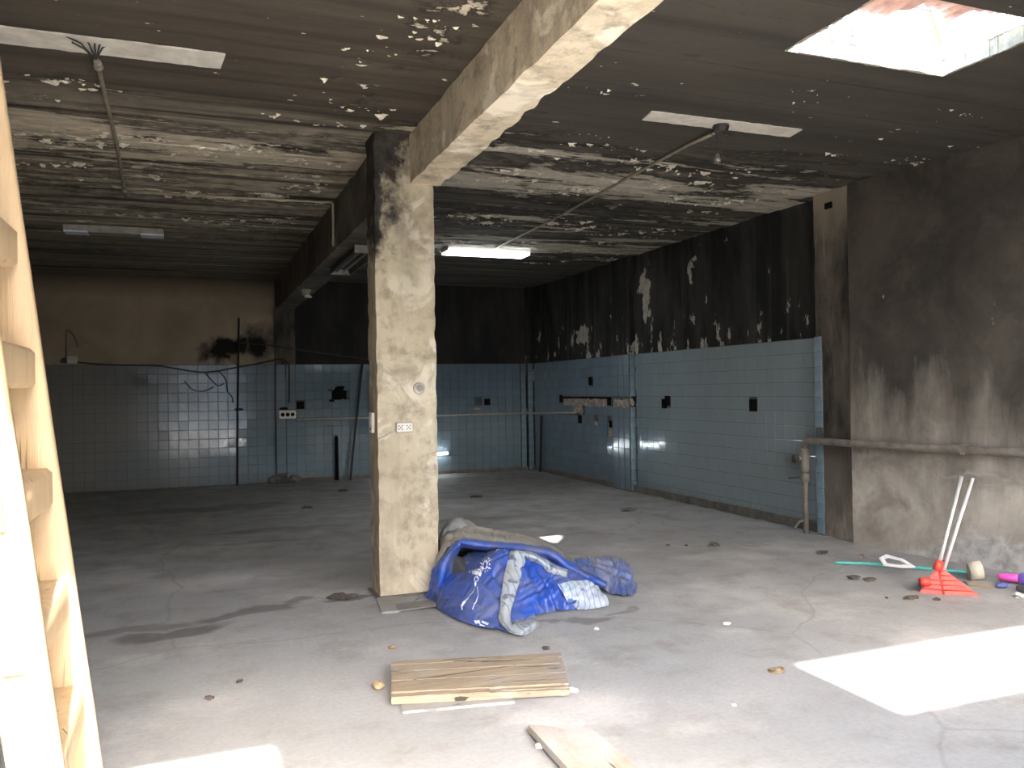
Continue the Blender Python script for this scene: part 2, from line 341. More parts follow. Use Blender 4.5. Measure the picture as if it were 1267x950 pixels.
def tile_mat():
    t = T('blue_glazed_tile', .12, .5); p = t.pos(); o = t.sep(p); r = t.rnd()
    c = t.mix(t.range(r, 0, 1), (.128, .182, .220), (.150, .208, .248))
    n1 = t.noise(p, 1.1, 8, .65, .4); n2 = t.noise(p, 6, 7, .7)
    # smoke film, thickest far left of back wall; glare painted into its tint there
    left = t.math('MULTIPLY', t.range(o[0], 1.2, -1.6), t.range(o[1], 14.0, 14.2))
    film = t.math('ADD', t.range(n1, .42, .78, 0, .5), t.math('MULTIPLY', left, .85), True)
    c = t.mix(film, c, t.mix(left, (.155, .157, .152), (.25, .232, .205)))
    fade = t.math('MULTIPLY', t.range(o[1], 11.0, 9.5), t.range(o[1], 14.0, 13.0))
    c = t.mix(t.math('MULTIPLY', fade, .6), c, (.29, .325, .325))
    w = t.warp(p, 2.2, .3)
    sm = t.math('MAXIMUM', t.blob(w, .05, 1.45, .35, .35, 0, .8, (0, 2)), t.blob(w, -.7, 1.75, .35, .22, 0, .8, (0, 2)))
    sm = t.math('MULTIPLY', sm, t.range(o[1], 14.0, 14.2))
    c = t.mix(t.math('MULTIPLY', sm, .55), c, (.06, .055, .05))
    c = t.mix(t.range(n2, .72, .76), c, (.07, .065, .06))
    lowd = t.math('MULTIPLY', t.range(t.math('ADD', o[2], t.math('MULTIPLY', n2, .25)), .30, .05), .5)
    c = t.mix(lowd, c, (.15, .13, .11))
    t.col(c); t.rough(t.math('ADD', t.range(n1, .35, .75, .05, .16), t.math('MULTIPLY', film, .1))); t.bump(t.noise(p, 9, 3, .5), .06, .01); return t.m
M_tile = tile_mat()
M_trimtile = plain('pale_blue_glazed_tile', (.18, .245, .285), .2, var=.2, scale=4)
def mortar():
    t = T('grimy_tile_mortar', .9, .1); p = t.pos(); n = t.noise(p, 5, 8, .7); c = t.mix(t.range(n, .35, .7), (.055, .058, .058), (.13, .13, .125)); t.col(c); return t.m
M_mortar = mortar()
M_bed = plain('bare_mortar_bed', (.30, .255, .20), .9, var=.5, scale=14)
M_black = plain('charred_black', (.010, .009, .008), .9, var=.4, spec=.02)
M_foot = plain('sooty_cement_foot', (.115, .105, .09), .9, var=.35, scale=6)
M_ext = plain('sunlit_yard_concrete', (.34, .33, .305), .9, var=.2, scale=1.5)
M_front = plain('limewashed_front_wall', (.36, .33, .28), .9, var=.3, scale=2)
M_cleanpaint = plain('unsooted_limewash', (.56, .52, .44), .85, var=.22, scale=9)
M_flake = plain('peeling_limewash', (.62, .56, .44), .85, var=.3, scale=20)

# ---------------------------------------------------------------- the setting
CEIL = 3.4
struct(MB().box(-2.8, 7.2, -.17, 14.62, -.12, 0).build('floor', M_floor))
struct(MB().box(-16, 18, -22, -.17, -.16, -.02).build('ground_outside', M_ext), 'pale sunlit concrete yard outside the open front', 'ground')
struct(MB().box(-16, 18, -9.0, -8.0, -.02, 4.1).build('wall_sky_blocker', plain('sky_blocker_plaster', (.30, .27, .23), .9, var=.3, scale=.8)), 'unseen facade added across the yard to block low sky light', 'wall')  # out of view, added to cut low sky light reaching deep inside
wb_ = struct(MB().box(-2.8, 6.2, 14.42, 14.62, 0, 3.6).build('wall_back', M_wback))
wl_ = struct(MB().box(-2.8, -2.6, 3.0, 14.42, 0, 3.6).box(-2.8, -.68, -.17, 3.0, 0, 3.6).build('wall_left', M_wback))
wr_ = struct(MB().box(5.98, 6.2, 6.12, 14.42, 0, 3.6).build('wall_right', M_wright))
def nx(y): return 5.80 + .14 * (6.15 - y)      # face of the near right wall, which splays outward
wn_ = MB()
NY = [6.14 - i * .18 for i in range(36)]; NZ = [i * .2 for i in range(18)]
vv = []; ff = []
for i, y in enumerate(NY):
    for z in NZ:
        q = mnoise.noise(Vector((y * 1.3, z * 1.3, 3))) * .014 + mnoise.noise(Vector((y * 5, z * 5, 8))) * .004
        vv.append((nx(y) + q, y, z))
nz_ = len(NZ)
for i in range(len(NY) - 1):
    for j in range(nz_ - 1): ff.append((i * nz_ + j, i * nz_ + j + 1, (i + 1) * nz_ + j + 1, (i + 1) * nz_ + j))
wn_.add(vv, ff); wn_.prism([(nx(6.14) + .03, 6.14), (nx(-.2) + .03, -.2), (7.2, -.2), (7.2, 6.14)], 'z', 0, 3.6)
struct(weld(wn_.build('wall_right', M_wnear), 40))
fw = MB()          # front wall with the doorway, a lower gate opening beside it and a high strip window
fw.box(-.68, .20, -.17, -.05, 3.29, 3.6); fw.box(.20, 2.1, -.17, -.05, 2.3, 3.6); fw.box(2.1, 2.92, -.17, -.05, 0, 3.6)
fw.box(2.92, 5.7, -.17, -.05, 0, 2.54); fw.box(2.92, 5.7, -.17, -.05, 3.25, 3.6); fw.box(5.7, 7.2, -.17, -.05, 0, 3.6)
struct(fw.build('wall_front', M_front))

# ceiling slabs cast against boards: every board print is a strip a little higher or lower
HX0, HX1, HY0, HY1 = 3.17, 4.36, 3.05, 3.80
def slab(xa, xb, mat, seed, hole, top):
    rr = random.Random(seed); ys = [-.17]
    while ys[-1] < 14.42: ys.append(ys[-1] + rr.uniform(.16, .30))
    ys[-1] = 14.62
    if hole: ys = sorted([y for y in ys if all(abs(y - h) > .06 for h in (HY0, HY1))] + [HY0, HY1])
    mb = MB()
    for a, b in zip(ys, ys[1:]):
        z = CEIL + rr.uniform(-.002, .012) * (1.0 if a > 5.5 else .25)
        spans = [(xa, xb)] if not (hole and a >= HY0 - 1e-6 and b <= HY1 + 1e-6) else [(xa, HX0), (HX1, xb)]
        for (u, v) in spans: mb.box(u, v, a, b, z, top)
        if a > 5.6: 
            for (u, v) in spans: mb.box(u, v, a - .006, a + .006, CEIL + .02, top)
    return mb.build('ceiling', mat)
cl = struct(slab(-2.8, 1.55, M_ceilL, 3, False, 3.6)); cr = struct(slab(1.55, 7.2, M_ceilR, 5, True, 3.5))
hz = MB()          # broken, paler concrete lip around the opening
for k, (a, b) in enumerate([((HX0, HY0), (HX0, HY1)), ((HX0, HY1), (HX1, HY1)), ((HX1, HY1), (HX1, HY0))]):
    n = 14
    for i in range(n):
        u = Vector(a).lerp(Vector(b), i / n); v = Vector(a).lerp(Vector(b), (i + 1) / n); d = random.uniform(.002, .014)
        hz.box(min(u.x, v.x) - d, max(u.x, v.x) + d, min(u.y, v.y) - d, max(u.y, v.y) + d, 3.40 - random.uniform(0, .006), 3.49)
hz.build('broken_slab_edge', plain('raw_broken_concrete', (.30, .27, .21), .9, var=.4), cr)
# curled paint flakes
def flakes(parent, zones, seed):
    rr = random.Random(seed); mb = MB()
    for (x0, x1, y0, y1, n, smax) in zones:
        done = 0
        while done < n:
            # flakes hang in ragged clusters along the peeled edges
            cx_, cy_ = rr.uniform(x0, x1), rr.gauss((y0 + y1) / 2, (y1 - y0) / 4)
            for _ in range(rr.randint(2, 9)):
                done += 1
                x, y = cx_ + rr.gauss(0, .11), cy_ + rr.gauss(0, .035); s = smax * (.16 + .5 * rr.random() ** 2.5); L = s * rr.uniform(1.0, 3.2)
                a = rr.gauss(0, .35) + (math.pi if rr.random() < .3 else 0); q = rr.uniform(.1, .8)
                ux, uy = math.cos(a), math.sin(a); wx, wy = -uy, ux; k = rr.randint(5, 7); pts = []
                for i in range(k):
                    t = i / (k - 1) * 2 - 1; o = rr.uniform(-.15, .15) * s
                    pts.append((x + ux * t * L * .5 + wx * o, y + uy * t * L * .5 + wy * o, 3.402))
                for i in range(k):
                    t = i / (k - 1) * 2 - 1; e = s * (1 - t * t * .8) * rr.uniform(.45, 1.1); pts.append((x + ux * t * L * .45 + wx * e, y + uy * t * L * .45 + wy * e, 3.40 - e * q))
                mb.add(pts, [(i, i + 1, k + i + 1, k + i) for i in range(k - 1)])
    o = mb.build('paint_flakes', M_flake, parent); o['kind'] = 'stuff'; return o
flakes(cl, [(-1.6, 1.3, 5.6, 6.0, 60, .07), (-1.6, 1.3, 6.5, 7.2, 260, .07), (-1.5, 1.3, 7.3, 8.2, 90, .06), (-.4, 1.3, 8.2, 8.6, 70, .07), (-1.4, 1.3, 9.2, 10.0, 90, .07), (-1.2, 1.2, 3, 5, 14, .05), (.9, 1.4, 4.2, 5.6, 50, .06)], 1)
flakes(cr, [(1.9, 4.6, 5.8, 6.4, 80, .07), (1.9, 5.5, 6.6, 7.6, 260, .08), (2.2, 5.6, 8.2, 9.2, 160, .08), (2.4, 5.8, 9.6, 11.4, 170, .09), (2.2, 5.2, 3.5, 5.2, 25, .04), (4.8, 5.9, 4.6, 6, 30, .06)], 2)
# clean rectangles where lamps used to hang
def strip(parent, x0, x1, y0, y1, dx):
    n = 26; rr = random.Random(int(x0 * 100) + 900); lo = []; hi = []
    for i in range(n + 1):
        x = x0 + (x1 - x0) * i / n; lo.append((x, y0 + rr.uniform(0, .012))); hi.append((x + dx, y1 - rr.uniform(0, .012)))
    MB().prism(lo + hi[::-1], 'z', 3.392, 3.41).build('unsooted_paint_strip', M_cleanpaint, parent)
strip(cl, -1.25, .20, 4.86, 5.10, -.02); strip(cr, 2.97, 4.25, 4.93, 5.12, .03)

# ---------------------------------------------------------------- column, beams, pilasters
col_ = thing('concrete_column', 'square plastered column with chipped cream paint in mid hall', 'column', (1.485, 6.12, 0))
def at(o, mb): mb.v = [(x - o.location.x, y - o.location.y, z - o.location.z) for x, y, z in mb.v]; return mb
weld(at(col_, MB().rbox(1.26, 1.71, 5.98, 6.27, 0, 3.41, .035, .005, 1, .03)).build('shaft', M_column, col_), 50)
at(col_, MB().prism([(1.235, 5.95), (1.72, 5.955), (1.73, 6.29), (1.23, 6.28)], 'z', 0, .012)).build('cement_skirt', M_foot, col_)
b1 = thing('ceiling_beam', 'thick pale plastered beam running from column towards the viewer', 'beam', (1.65, 3.0, 3.04))
weld(at(b1, MB().rbox(1.53, 1.77, -.05, 5.985, 3.04, 3.42, .04, .006, 4, .028)).build('beam_body', M_beam, b1), 50)
b2 = thing('ceiling_beam', 'dark sooted beam running from column to the back wall', 'beam', (1.5, 10.3, 2.92))
weld(at(b2, MB().rbox(1.35, 1.65, 6.265, 14.43, 2.92, 3.42, .08, .007, 9, .035)).build('beam_body', M_dbeam, b2), 50)
p1 = MB().rbox(5.86, 6.0, 6.10, 6.66, 0, 3.42, .07, .005, 11, .02)
struct(weld(p1.build('trim_1', M_pil), 50), 'sooted wall pilaster beside the end of blue tiling', 'pilaster')
struct(weld(MB().rbox(5.90, 6.0, 10.52, 11.04, 0, 3.42, .08, .004, 13, .015).build('trim_2', M_wright), 50), 'blackened pilaster halfway along the right wall', 'pilaster')
struct(weld(MB().rbox(1.31, 1.64, 14.33, 14.44, 0, 2.95, .08, .004, 15, .015).build('trim_3', M_pil), 50), 'pilaster under the beam on the back wall', 'pilaster')
struct(MB().cbox(5.86, 6.0, 14.3, 14.44, 0, 3.42, .01).build('trim_4', M_wright), 'narrow corner pilaster between back and right walls', 'pilaster')
MB().cbox(5.852, 5.87, 6.40, 6.50, 3.23, 3.29, .003).build('dark_slot', M_black, bpy.data.objects['trim_1'])

# ---------------------------------------------------------------- blue tiling, tile by tile
TS = .1515; ROWS = 13; Z0 = .012
def tile_mesh(name, w, h, mat):
    c = .0035; g = .0016; w = w / 2 - g; h = h / 2 - g; t = .008
    vs_ = [(-w, 0, -h), (w, 0, -h), (w, 0, h), (-w, 0, h), (-w, -t + .002, -h), (w, -t + .002, -h), (w, -t + .002, h), (-w, -t + .002, h),
           (-w + c, -t, -h + c), (w - c, -t, -h + c), (w - c, -t, h - c), (-w + c, -t, h - c)]
    fs_ = [(8, 9, 10, 11)] + [(a, (a + 1) % 4, 4 + (a + 1) % 4, 4 + a) for a in range(4)] + [(4 + a, 4 + (a + 1) % 4, 8 + (a + 1) % 4, 8 + a) for a in range(4)]
    return MB().add(vs_, fs_).mesh(name, mat)
TILE = tile_mesh('tile', TS, TS, M_tile); NARROW = tile_mesh('tile', .10, TS, M_trimtile); SLIM = tile_mesh('tile', .085, TS, M_tile)
rt = random.Random(21)
def tiling(name, label, cols, holes, keep):
    # cols: list of (base point of the column centre, rotation about z, mesh, half width); holes(c, row) -> True where a tile has fallen off
    back = MB()
    for (c, rz, me, hw) in cols:
        n = Vector((math.sin(rz), -math.cos(rz), 0)); u = Vector((math.cos(rz), math.sin(rz), 0)); b = Vector((c[0], c[1], 0))
        q = [b - u * hw - n * .012, b + u * hw - n * .012, b + u * hw + n * .0005, b - u * hw + n * .0005]
        back.prism([(p.x, p.y) for p in q], 'z', 0, Z0 + ROWS * TS + .004)
    root = struct(back.build(name, M_mortar), label, 'tiling'); rest = MB(); k = 0
    order = [(i, r) for r in range(ROWS) for i in range(len(cols))]
    order.sort(key=lambda ir: keep(cols[ir[0]][0]))
    for (i, r) in order:
        c, rz, me, hw = cols[i]
        if holes(c, r): continue
        rot = (rt.gauss(0, .0045), rt.gauss(0, .003), rz + rt.gauss(0, .006)); loc = (c[0], c[1], Z0 + (r + .5) * TS)
        if k < 298:
            o = link('tile', me, root, loc, rot); k += 1
        else:
            mw = Matrix.Translation(loc) @ Matrix.Rotation(rot[2], 4, 'Z') @ Matrix.Rotation(rot[0], 4, 'X')
            rest.add([mw @ v.co for v in me.vertices], [tuple(p.vertices) for p in me.polygons])
    if rest.f:
        o = rest.build('tile_rows', M_tile, root); o['kind'] = 'stuff'
    return root
def cells(pairs): s = set(pairs); return s
def row_of(z): return int((z - Z0) / TS)
HP = math.pi / 2
# back wall, left of the pilaster (tiles face -y)
colsA = [((-2.17 + TS * (i + .5), 14.405, 0), 0, TILE, TS / 2) for i in range(23)]
tA = tiling('trim_5', 'smoke-greyed blue tiling on back wall left of the beam', colsA, lambda c, r: False, lambda c: -c[0])
# pilaster front + back wall to the corner
colsB = [((1.31 + TS * (i + .5) * 1.09, 14.322, 0), 0, TILE, TS / 2 * 1.09) for i in range(2)]
colsB += [((1.645 + TS * (i + .5), 14.405, 0), 0, TILE, TS / 2) for i in range(27)] + [((5.80, 14.405, 0), 0, NARROW, .05), ((5.90, 14.29, 0), 0, NARROW, .05)]
hB = {(2, 8), (7, 9), (6, 9), (23, 8), (0, 0)}
def holesB(c, r):
    for i, cc in enumerate(colsB):
        if cc[0] is c: return (i, r) in hB
tB = tiling('trim_6', 'dark blue tiling on back wall right of the beam', colsB, holesB, lambda c: 1 if 2.85 < c[0] < 3.95 else 0)
# right wall, far bay (tiles face -x)
colsC = [((5.965, 11.06 + TS * (i + .5), 0), -HP, TILE, TS / 2) for i in range(21)]
colsC += [((5.89, 10.53 + TS * (i + .5) * 1.1, 0), -HP, TILE, TS / 2 * 1.1) for i in range(3)]
def holesC(c, r):
    y = c[1]
    if r == row_of(1.28) and 11.3 < y < 13.05: return True
    if r == row_of(1.14) and 12.15 < y < 12.6: return True
    if r == row_of(1.28) and 10.5 < y < 11.2: return True
    return (r == row_of(1.63) and abs(y - 11.91) < .076) or (r == row_of(1.0) and abs(y - 12.31) < .076) or (r == row_of(.93) and abs(y - 11.73) < .076) or (r in (row_of(.93), row_of(.93) - 1) and abs(y - 11.26) < .07)
tC = tiling('trim_7', 'blue tiling with broken gash on far part of right wall', colsC, holesC, lambda c: c[1])
# right wall, near bay
colsD = [((5.965, 6.665 + TS * (i + .5), 0), -HP, TILE, TS / 2) for i in range(25)] + [((5.852, 6.62, 0), -HP, NARROW, .05)]
def holesD(c, r):
    y = c[1]
    return (r == row_of(1.29) and (abs(y - 9.66) < .09 or abs(y - 7.8) < .077)) or (c[0] < 5.9 and r < 7 and r > 5)
tD = tiling('trim_8', 'paler blue tiling on near part of right wall by pipe', colsD, holesD, lambda c: c[1])
# strip of edge tiles on the camera side of the middle pilaster
for r in range(ROWS):
    if r not in (8,): link('edge_tile', NARROW, tC, (5.935, 10.508, Z0 + (r + .5) * TS), (0, 0, 0))
# mortar beds and chased grooves in the damaged places
def bed(parent, x0, x1, y0, y1, z0, z1, mat=M_bed, seed=0, jag=.03, name='bare_mortar'):
    rr = random.Random(seed); n = max(4, int((y1 - y0 if x1 - x0 < .05 else x1 - x0) / .07)); lo = []; hi = []
    a0, a1 = (y0, y1) if x1 - x0 < .05 else (x0, x1)
    for i in range(n + 1):
        a = a0 + (a1 - a0) * i / n; lo.append((a, z0 + rr.uniform(0, jag))); hi.append((a, z1 - rr.uniform(0, jag)))
    if x1 - x0 < .05: MB().prism(lo + hi[::-1], 'x', x0, x1).build(name, mat, parent)
    else: MB().prism(lo + hi[::-1], 'y', y0, y1).build(name, mat, parent)
bed(tC, 5.957, 5.963, 11.35, 12.95, 1.20, 1.345, seed=1); bed(tC, 5.955, 5.963, 12.2, 12.55, 1.06, 1.22, seed=2, jag=.05); bed(tC, 5.953, 5.962, 11.35, 12.95, 1.335, 1.365, M_black, 3, .008, 'chased_groove')
bed(tC, 5.882, 5.888, 10.54, 11.0, 1.20, 1.34, seed=4); bed(tC, 5.957, 5.963, 11.68, 11.79, .88, 1.0, seed=5); bed(tC, 5.957, 5.963, 11.2, 11.33, .75, 1.0, seed=6)
def sockethole(parent, c, rz, s=.065):
    mb = MB().cbox(-s, s, -.012, .0, -s, s, .004); o = mb.build('empty_socket_box', M_black, parent, False, (c[0], c[1], c[2]), (0, 0, rz)); return o
for c in [(5.963, 11.91, 1.62), (5.963, 13.05, 1.33), (5.963, 11.28, 1.3), (5.963, 12.31, 1.0), (5.963, 9.70, 1.28), (5.963, 9.62, 1.32)]: sockethole(tC if c[1] > 10.5 else tD, c, -HP)
sockethole(tD, (5.963, 7.8, 1.28), -HP, .07)
sockethole(tB, (1.72, 14.403, 1.29), 0, .06); sockethole(tB, (5.08, 14.403, 1.28), 0, .06); sockethole(tC, (5.963, 11.25, .95), -HP, .05)
bed(tB, 2.2, 2.5, 14.397, 14.403, 1.33, 1.62, M_black, 8, .06, 'scorched_gap')
MB().cbox(4.78, 4.98, 14.38, 14.397, 1.14, 1.18, .004).build('pale_ledge', M_bed, tB)
# cement foot under the tiling
struct(weld(MB().rbox(5.925, 5.99, 6.66, 10.52, 0, .10, .12, .008, 3, .02).build('baseboard_right', M_foot), 50))
struct(weld(MB().rbox(5.925, 5.99, 11.05, 14.3, 0, .08, .12, .008, 5, .02).build('baseboard_right', M_foot), 50))
struct(weld(MB().rbox(1.66, 5.86, 14.36, 14.43, 0, .06, .12, .008, 7, .02).build('baseboard_back', M_foot), 50))

# ---------------------------------------------------------------- materials of the things
M_galv = plain('dull_galvanised_metal', (.30, .285, .25), .55, .6, var=.25)
M_rustpipe = plain('grimy_painted_pipe', (.20, .175, .145), .7, .1, var=.35, scale=8)
M_conduit = plain('dusty_steel_conduit', (.27, .23, .165), .6, .3, var=.25)
M_white = plain('off_white_plastic', (.62, .59, .52), .45, var=.12)
M_dirtywhite = plain('soiled_white_plastic', (.40, .37, .31), .6, var=.25)
M_darkmetal = plain('scorched_steel', (.045, .04, .035), .6, .3, var=.4)
M_wire = plain('dark_cable_sheath', (.035, .032, .028), .6)
M_rodblack = plain('sooty_iron', (.028, .025, .022), .7, .2, var=.3)
M_chrome = plain('bright_aluminium', (.78, .78, .77), .32, .55, var=.05)
M_red = plain('worn_red_plastic', (.62, .06, .04), .42, var=.12, scale=25)
M_teal = plain('teal_plastic_rod', (.08, .42, .36), .4, var=.12)
M_rubble = plain('dark_rubble', (.075, .062, .05), .9, var=.45, scale=40)
M_grit = plain('pale_grit', (.55, .53, .48), .9, var=.25, scale=40)
M_brownrub = plain('brown_clod', (.20, .145, .09), .9, var=.4, scale=40)
def emit(name, c, s):
    m = bpy.data.materials.new(name); m.use_nodes = True; t = m.node_tree; t.nodes.clear()
    o = t.nodes.new('ShaderNodeOutputMaterial'); e = t.nodes.new('ShaderNodeEmission'); e.inputs[0].default_value = (*c, 1); e.inputs[1].default_value = s
    t.links.new(e.outputs[0], o.inputs[0]); return m
M_lamp = emit('lit_diffuser', (.93, .97, 1.0), 4.5); M_tube = emit('lit_tube', (.86, .95, 1.0), 6.0)

def wood(name, c1, c2, c3, sc=1.0, axis=0, rough=.75, dust=None):
    t = T(name, rough, .25); o = t.obj(); s = [14, 14, 14]; s[axis] = 1.1
    n = t.noise(t.map(o, tuple(k * sc for k in s)), 1.6, 8, .65, .6); n2 = t.noise(o, 3.5 * sc, 5, .6)
    c = t.mix(t.range(n, .32, .68), c1, c2); c = t.mix(t.range(n2, .52, .74), c, c3)
    s[axis] = .5; cr = t.noise(t.map(o, tuple(k * sc for k in s), (3, 1, 2)), 2.5, 4, .5)
    c = t.mix(t.range(cr, .66, .70), c, tuple(k * .25 for k in c1))
    if dust: c = t.mix(t.range(t.noise(o, 2.2, 7, .65), .40, .60), c, dust)
    t.col(c); t.bump(n, .35, .01); return t.m
M_board = wood('weathered_plywood', (.20, .158, .112), (.34, .275, .195), (.27, .25, .22))
M_boardedge = wood('split_plywood_edge', (.27, .195, .11), (.33, .25, .15), (.18, .14, .09))
M_dustboard = wood('dust_caked_board', (.26, .215, .155), (.33, .30, .26), (.36, .35, .33), dust=(.37, .365, .355), axis=1)
M_greyboard = wood('grey_weathered_board', (.20, .19, .17), (.26, .25, .23), (.19, .18, .16), dust=(.27, .265, .25))
M_ladder = wood('old_ladder_timber', (.235, .16, .085), (.31, .22, .125), (.20, .145, .09), axis=2, rough=.6)

# ---------------------------------------------------------------- lamps
def ceiling_lamp(name, label, x0, x1, y0, y1, lit):
    t = thing(name, label, 'light', ((x0 + x1) / 2, (y0 + y1) / 2, CEIL)); hx, hy = (x1 - x0) / 2, (y1 - y0) / 2
    MB().prism([(-hy, 0), (hy, 0), (hy - .05, -.055), (-hy + .05, -.055)], 'x', -hx, hx).build('housing', M_dirtywhite if not lit else M_white, t)
    if lit:
        MB().cbox(-hx + .01, hx - .01, -hy + .035, hy - .035, -.075, -.05, .006).build('diffuser', M_lamp, t)
    else:
        MB().cbox(-hx + .22, hx - .22, -hy + .06, hy - .06, -.07, -.05, .004).build('dull_cover', M_galv, t)
        for s in (-1, 1):
            MB().cbox(s * (hx - .12) - .12, s * (hx - .12) + .12, -hy + .05, hy - .05, -.075, -.05, .004).build('end_reflector', plain('pale_blue_enamel', (.66, .70, .78), .3), t)
    return t
ceiling_lamp('ceiling_light', 'lit fluorescent ceiling light above the blue tiled corner', 3.16, 4.33, 10.38, 10.76, True)
ceiling_lamp('ceiling_light', 'unlit grey ceiling light with pale ends, left of the beam', -1.30, -.28, 10.26, 10.56, False)
tl = thing('tube_light', 'short glowing tube lamp low on the back wall beside the column', 'light', (3.70, 14.37, .37))
MB().cbox(-.62, .62, -.005, .028, -.03, .03, .005).build('batten', M_white, tl)
MB().tube([(-.58, -.035, 0), (.58, -.035, 0)], .019, 12).build('tube', M_tube, tl, True)
for s in (-1, 1): MB().cbox(s * .60 - .015, s * .60 + .015, -.055, .0, -.022, .022, .004).build('end_cap', M_white, tl)
bf = thing('lamp_housing', 'dark empty lamp housing hung under the rear beam', 'light', (1.60, 8.75, 2.92))
MB().prism([(-.10, 0), (.10, 0), (.13, -.075), (.11, -.08), (.085, -.02), (-.085, -.02), (-.11, -.08), (-.13, -.075)], 'y', -.78, .78).build('reflector_tray', M_darkmetal, bf)
for dx in (-.04, .04): MB().tube([(dx, -.74, -.045), (dx, .74, -.045)], .012, 8).build('tube_rail', M_galv, bf, True)
for s in (-1, 1): MB().cbox(-.12, .12, s * .77 - .012, s * .77 + .012, -.08, 0, .004).build('end_plate', M_galv, bf)
lh = thing('lamp_holder', 'small broken cream lamp holder under the rear beam near back wall', 'lamp holder', (1.48, 11.65, 2.92))
MB().tube([(0, 0, 0), (0, 0, -.02), (0, 0, -.035), (0, 0, -.075)], [.075, .075, .055, .05], 14).build('base', M_dirtywhite, lh, True)
MB().lump((.03, -.02, -.10), .035, (1.4, 1, .7), 3).build('broken_shell', M_white, lh)

# ---------------------------------------------------------------- conduits and cables
def conduit(name, label, pts, r, mat, joints=(), cat='conduit', boxname='coupling'):
    o = thing(name, label, cat, pts[0]); q = [tuple(Vector(p) - Vector(pts[0])) for p in pts]
    MB().tube(q, r, 8).build('pipe', mat, o, True)
    for j in joints:
        a, b = Vector(j[0]) - Vector(pts[0]), Vector(j[1]) - Vector(pts[0]); MB().tube([a, b], j[2], 10).build(boxname, mat, o, True)
    return o
cA = conduit('ceiling_conduit', 'thin bare conduit on left ceiling starting at splayed wires', [(-.462, 4.99, 3.325), (-.47, 5.16, 3.37), (-.48, 5.5, 3.385), (-.50, 6.8, 3.385), (-.55, 8.36, 3.385), (-.55, 8.55, 3.37)], .014, M_conduit,
             [((-.468, 5.12, 3.36), (-.470, 5.17, 3.371), .022), ((-.471, 5.21, 3.372), (-.472, 5.24, 3.374), .026), ((-.55, 8.30, 3.385), (-.55, 8.42, 3.385), .024)])
for k, (dx, dy, dz) in enumerate([(-.13, -.10, .07), (-.06, -.09, .085), (.0, -.10, .09), (.05, -.08, .085), (.07, -.03, .08), (-.10, -.13, .03)]):
    MB().tube([(0, 0, 0), (dx * .5, dy * .6, dz * .8), (dx, dy, dz)], .005, 5).build('wire_end', M_wire, cA, True)
conduit('ceiling_conduit', 'pale conduit crossing left ceiling and dropping down the beam', [(-.50, 8.41, 3.385), (.4, 8.37, 3.385), (1.31, 8.29, 3.385), (1.33, 8.29, 3.37), (1.332, 8.29, 3.2), (1.332, 8.29, 2.95)], .012, plain('pale_dusty_conduit', (.42, .37, .27), .6, .2), [((1.332, 8.29, 3.02), (1.332, 8.29, 2.97), .018)])
cB = conduit('ceiling_conduit', 'thin conduit on right ceiling leading from junction box to lamp', [(3.61, 5.12, 3.36), (3.63, 5.5, 3.385), (3.70, 7.0, 3.385), (3.78, 8.55, 3.385), (3.80, 10.36, 3.385)], .013, M_conduit, [((3.745, 7.9, 3.385), (3.75, 8.0, 3.385), .02)])
jb = thing('junction_box', 'dark junction box on the pale ceiling strip with dangling bulb holder', 'junction box', (3.60, 5.03, 3.39))
MB().tube([(0, 0, 0), (0, 0, -.02), (0, 0, -.05)], [.06, .06, .05], 8).build('box', M_darkmetal, jb)
for k, (dx, dy) in enumerate([(-.05, .02), (.06, -.03), (.07, .03)]): MB().tube([(0, 0, -.045), (dx, dy, -.075), (dx * 1.5, dy * 1.4, -.05)], .005, 5).build('wire_end', M_wire, jb, True)
MB().tube([(.0, .04, -.05), (.0, .05, -.12), (.002, .05, -.2)], .0025, 5).build('cord', M_wire, jb, True)
MB().tube([(.002, .05, -.19), (.002, .05, -.20), (.002, .05, -.225), (.002, .05, -.23), (.002, .05, -.25)], [.008, .016, .018, .024, .022], 10).build('bulb_holder', M_galv, jb, True)
def curve(pts, n=8):
    P = [Vector(p) for p in pts]; out = []
    for i in range(len(P) - 1):
        a, b, c, d = P[max(i - 1, 0)], P[i], P[i + 1], P[min(i + 2, len(P) - 1)]
        for k in range(n):
            t = k / n; out.append(.5 * ((2 * b) + (c - a) * t + (2 * a - 5 * b + 4 * c - d) * t * t + (3 * b - a - 3 * c + d) * t ** 3))
    return out + [P[-1]]
def cable(name, label, pts, r, mat=None, n=8): return tag(MB().tube(curve(pts, n), r, 6).build(name, mat or M_wire, None, True), label, 'cable')
cable('sagging_cable', 'long dark cable sagging along the back wall tile edge', [(-1.70, 14.37, 2.03), (-1.2, 14.38, 1.985), (-.5, 14.375, 1.965), (.16, 14.35, 1.86), (.66, 14.36, 1.925), (1.18, 14.36, 2.03), (1.37, 14.28, 2.07), (1.50, 14.28, 2.02), (1.53, 14.28, 1.9), (1.525, 14.28, 1.33)], .011)
for k, (lab, pts) in enumerate([('short frayed wire dangling left of the dark pole', [(.20, 14.37, 1.86), (.30, 14.36, 1.74), (.40, 14.36, 1.64), (.50, 14.35, 1.67)]),
                  ('forked wire loop dangling over the shiny tiles', [(.40, 14.36, 1.89), (.52, 14.35, 1.75), (.55, 14.35, 1.55), (.62, 14.35, 1.45), (.63, 14.36, 1.36)]),
                  ('thin wire curling across the shiny tile patch', [(-.10, 14.37, 1.72), (.02, 14.36, 1.58), (.18, 14.36, 1.55), (.34, 14.36, 1.62)])]):
    cable('loose_wire', lab, pts, .009)
cable('overhead_cable', 'thin dark cable crossing the pilaster above the tiles', [(.70, 14.38, 2.35), (1.3, 14.30, 2.29), (1.6, 14.30, 2.24), (2.7, 14.36, 2.09), (3.3, 14.39, 2.02)], .010)
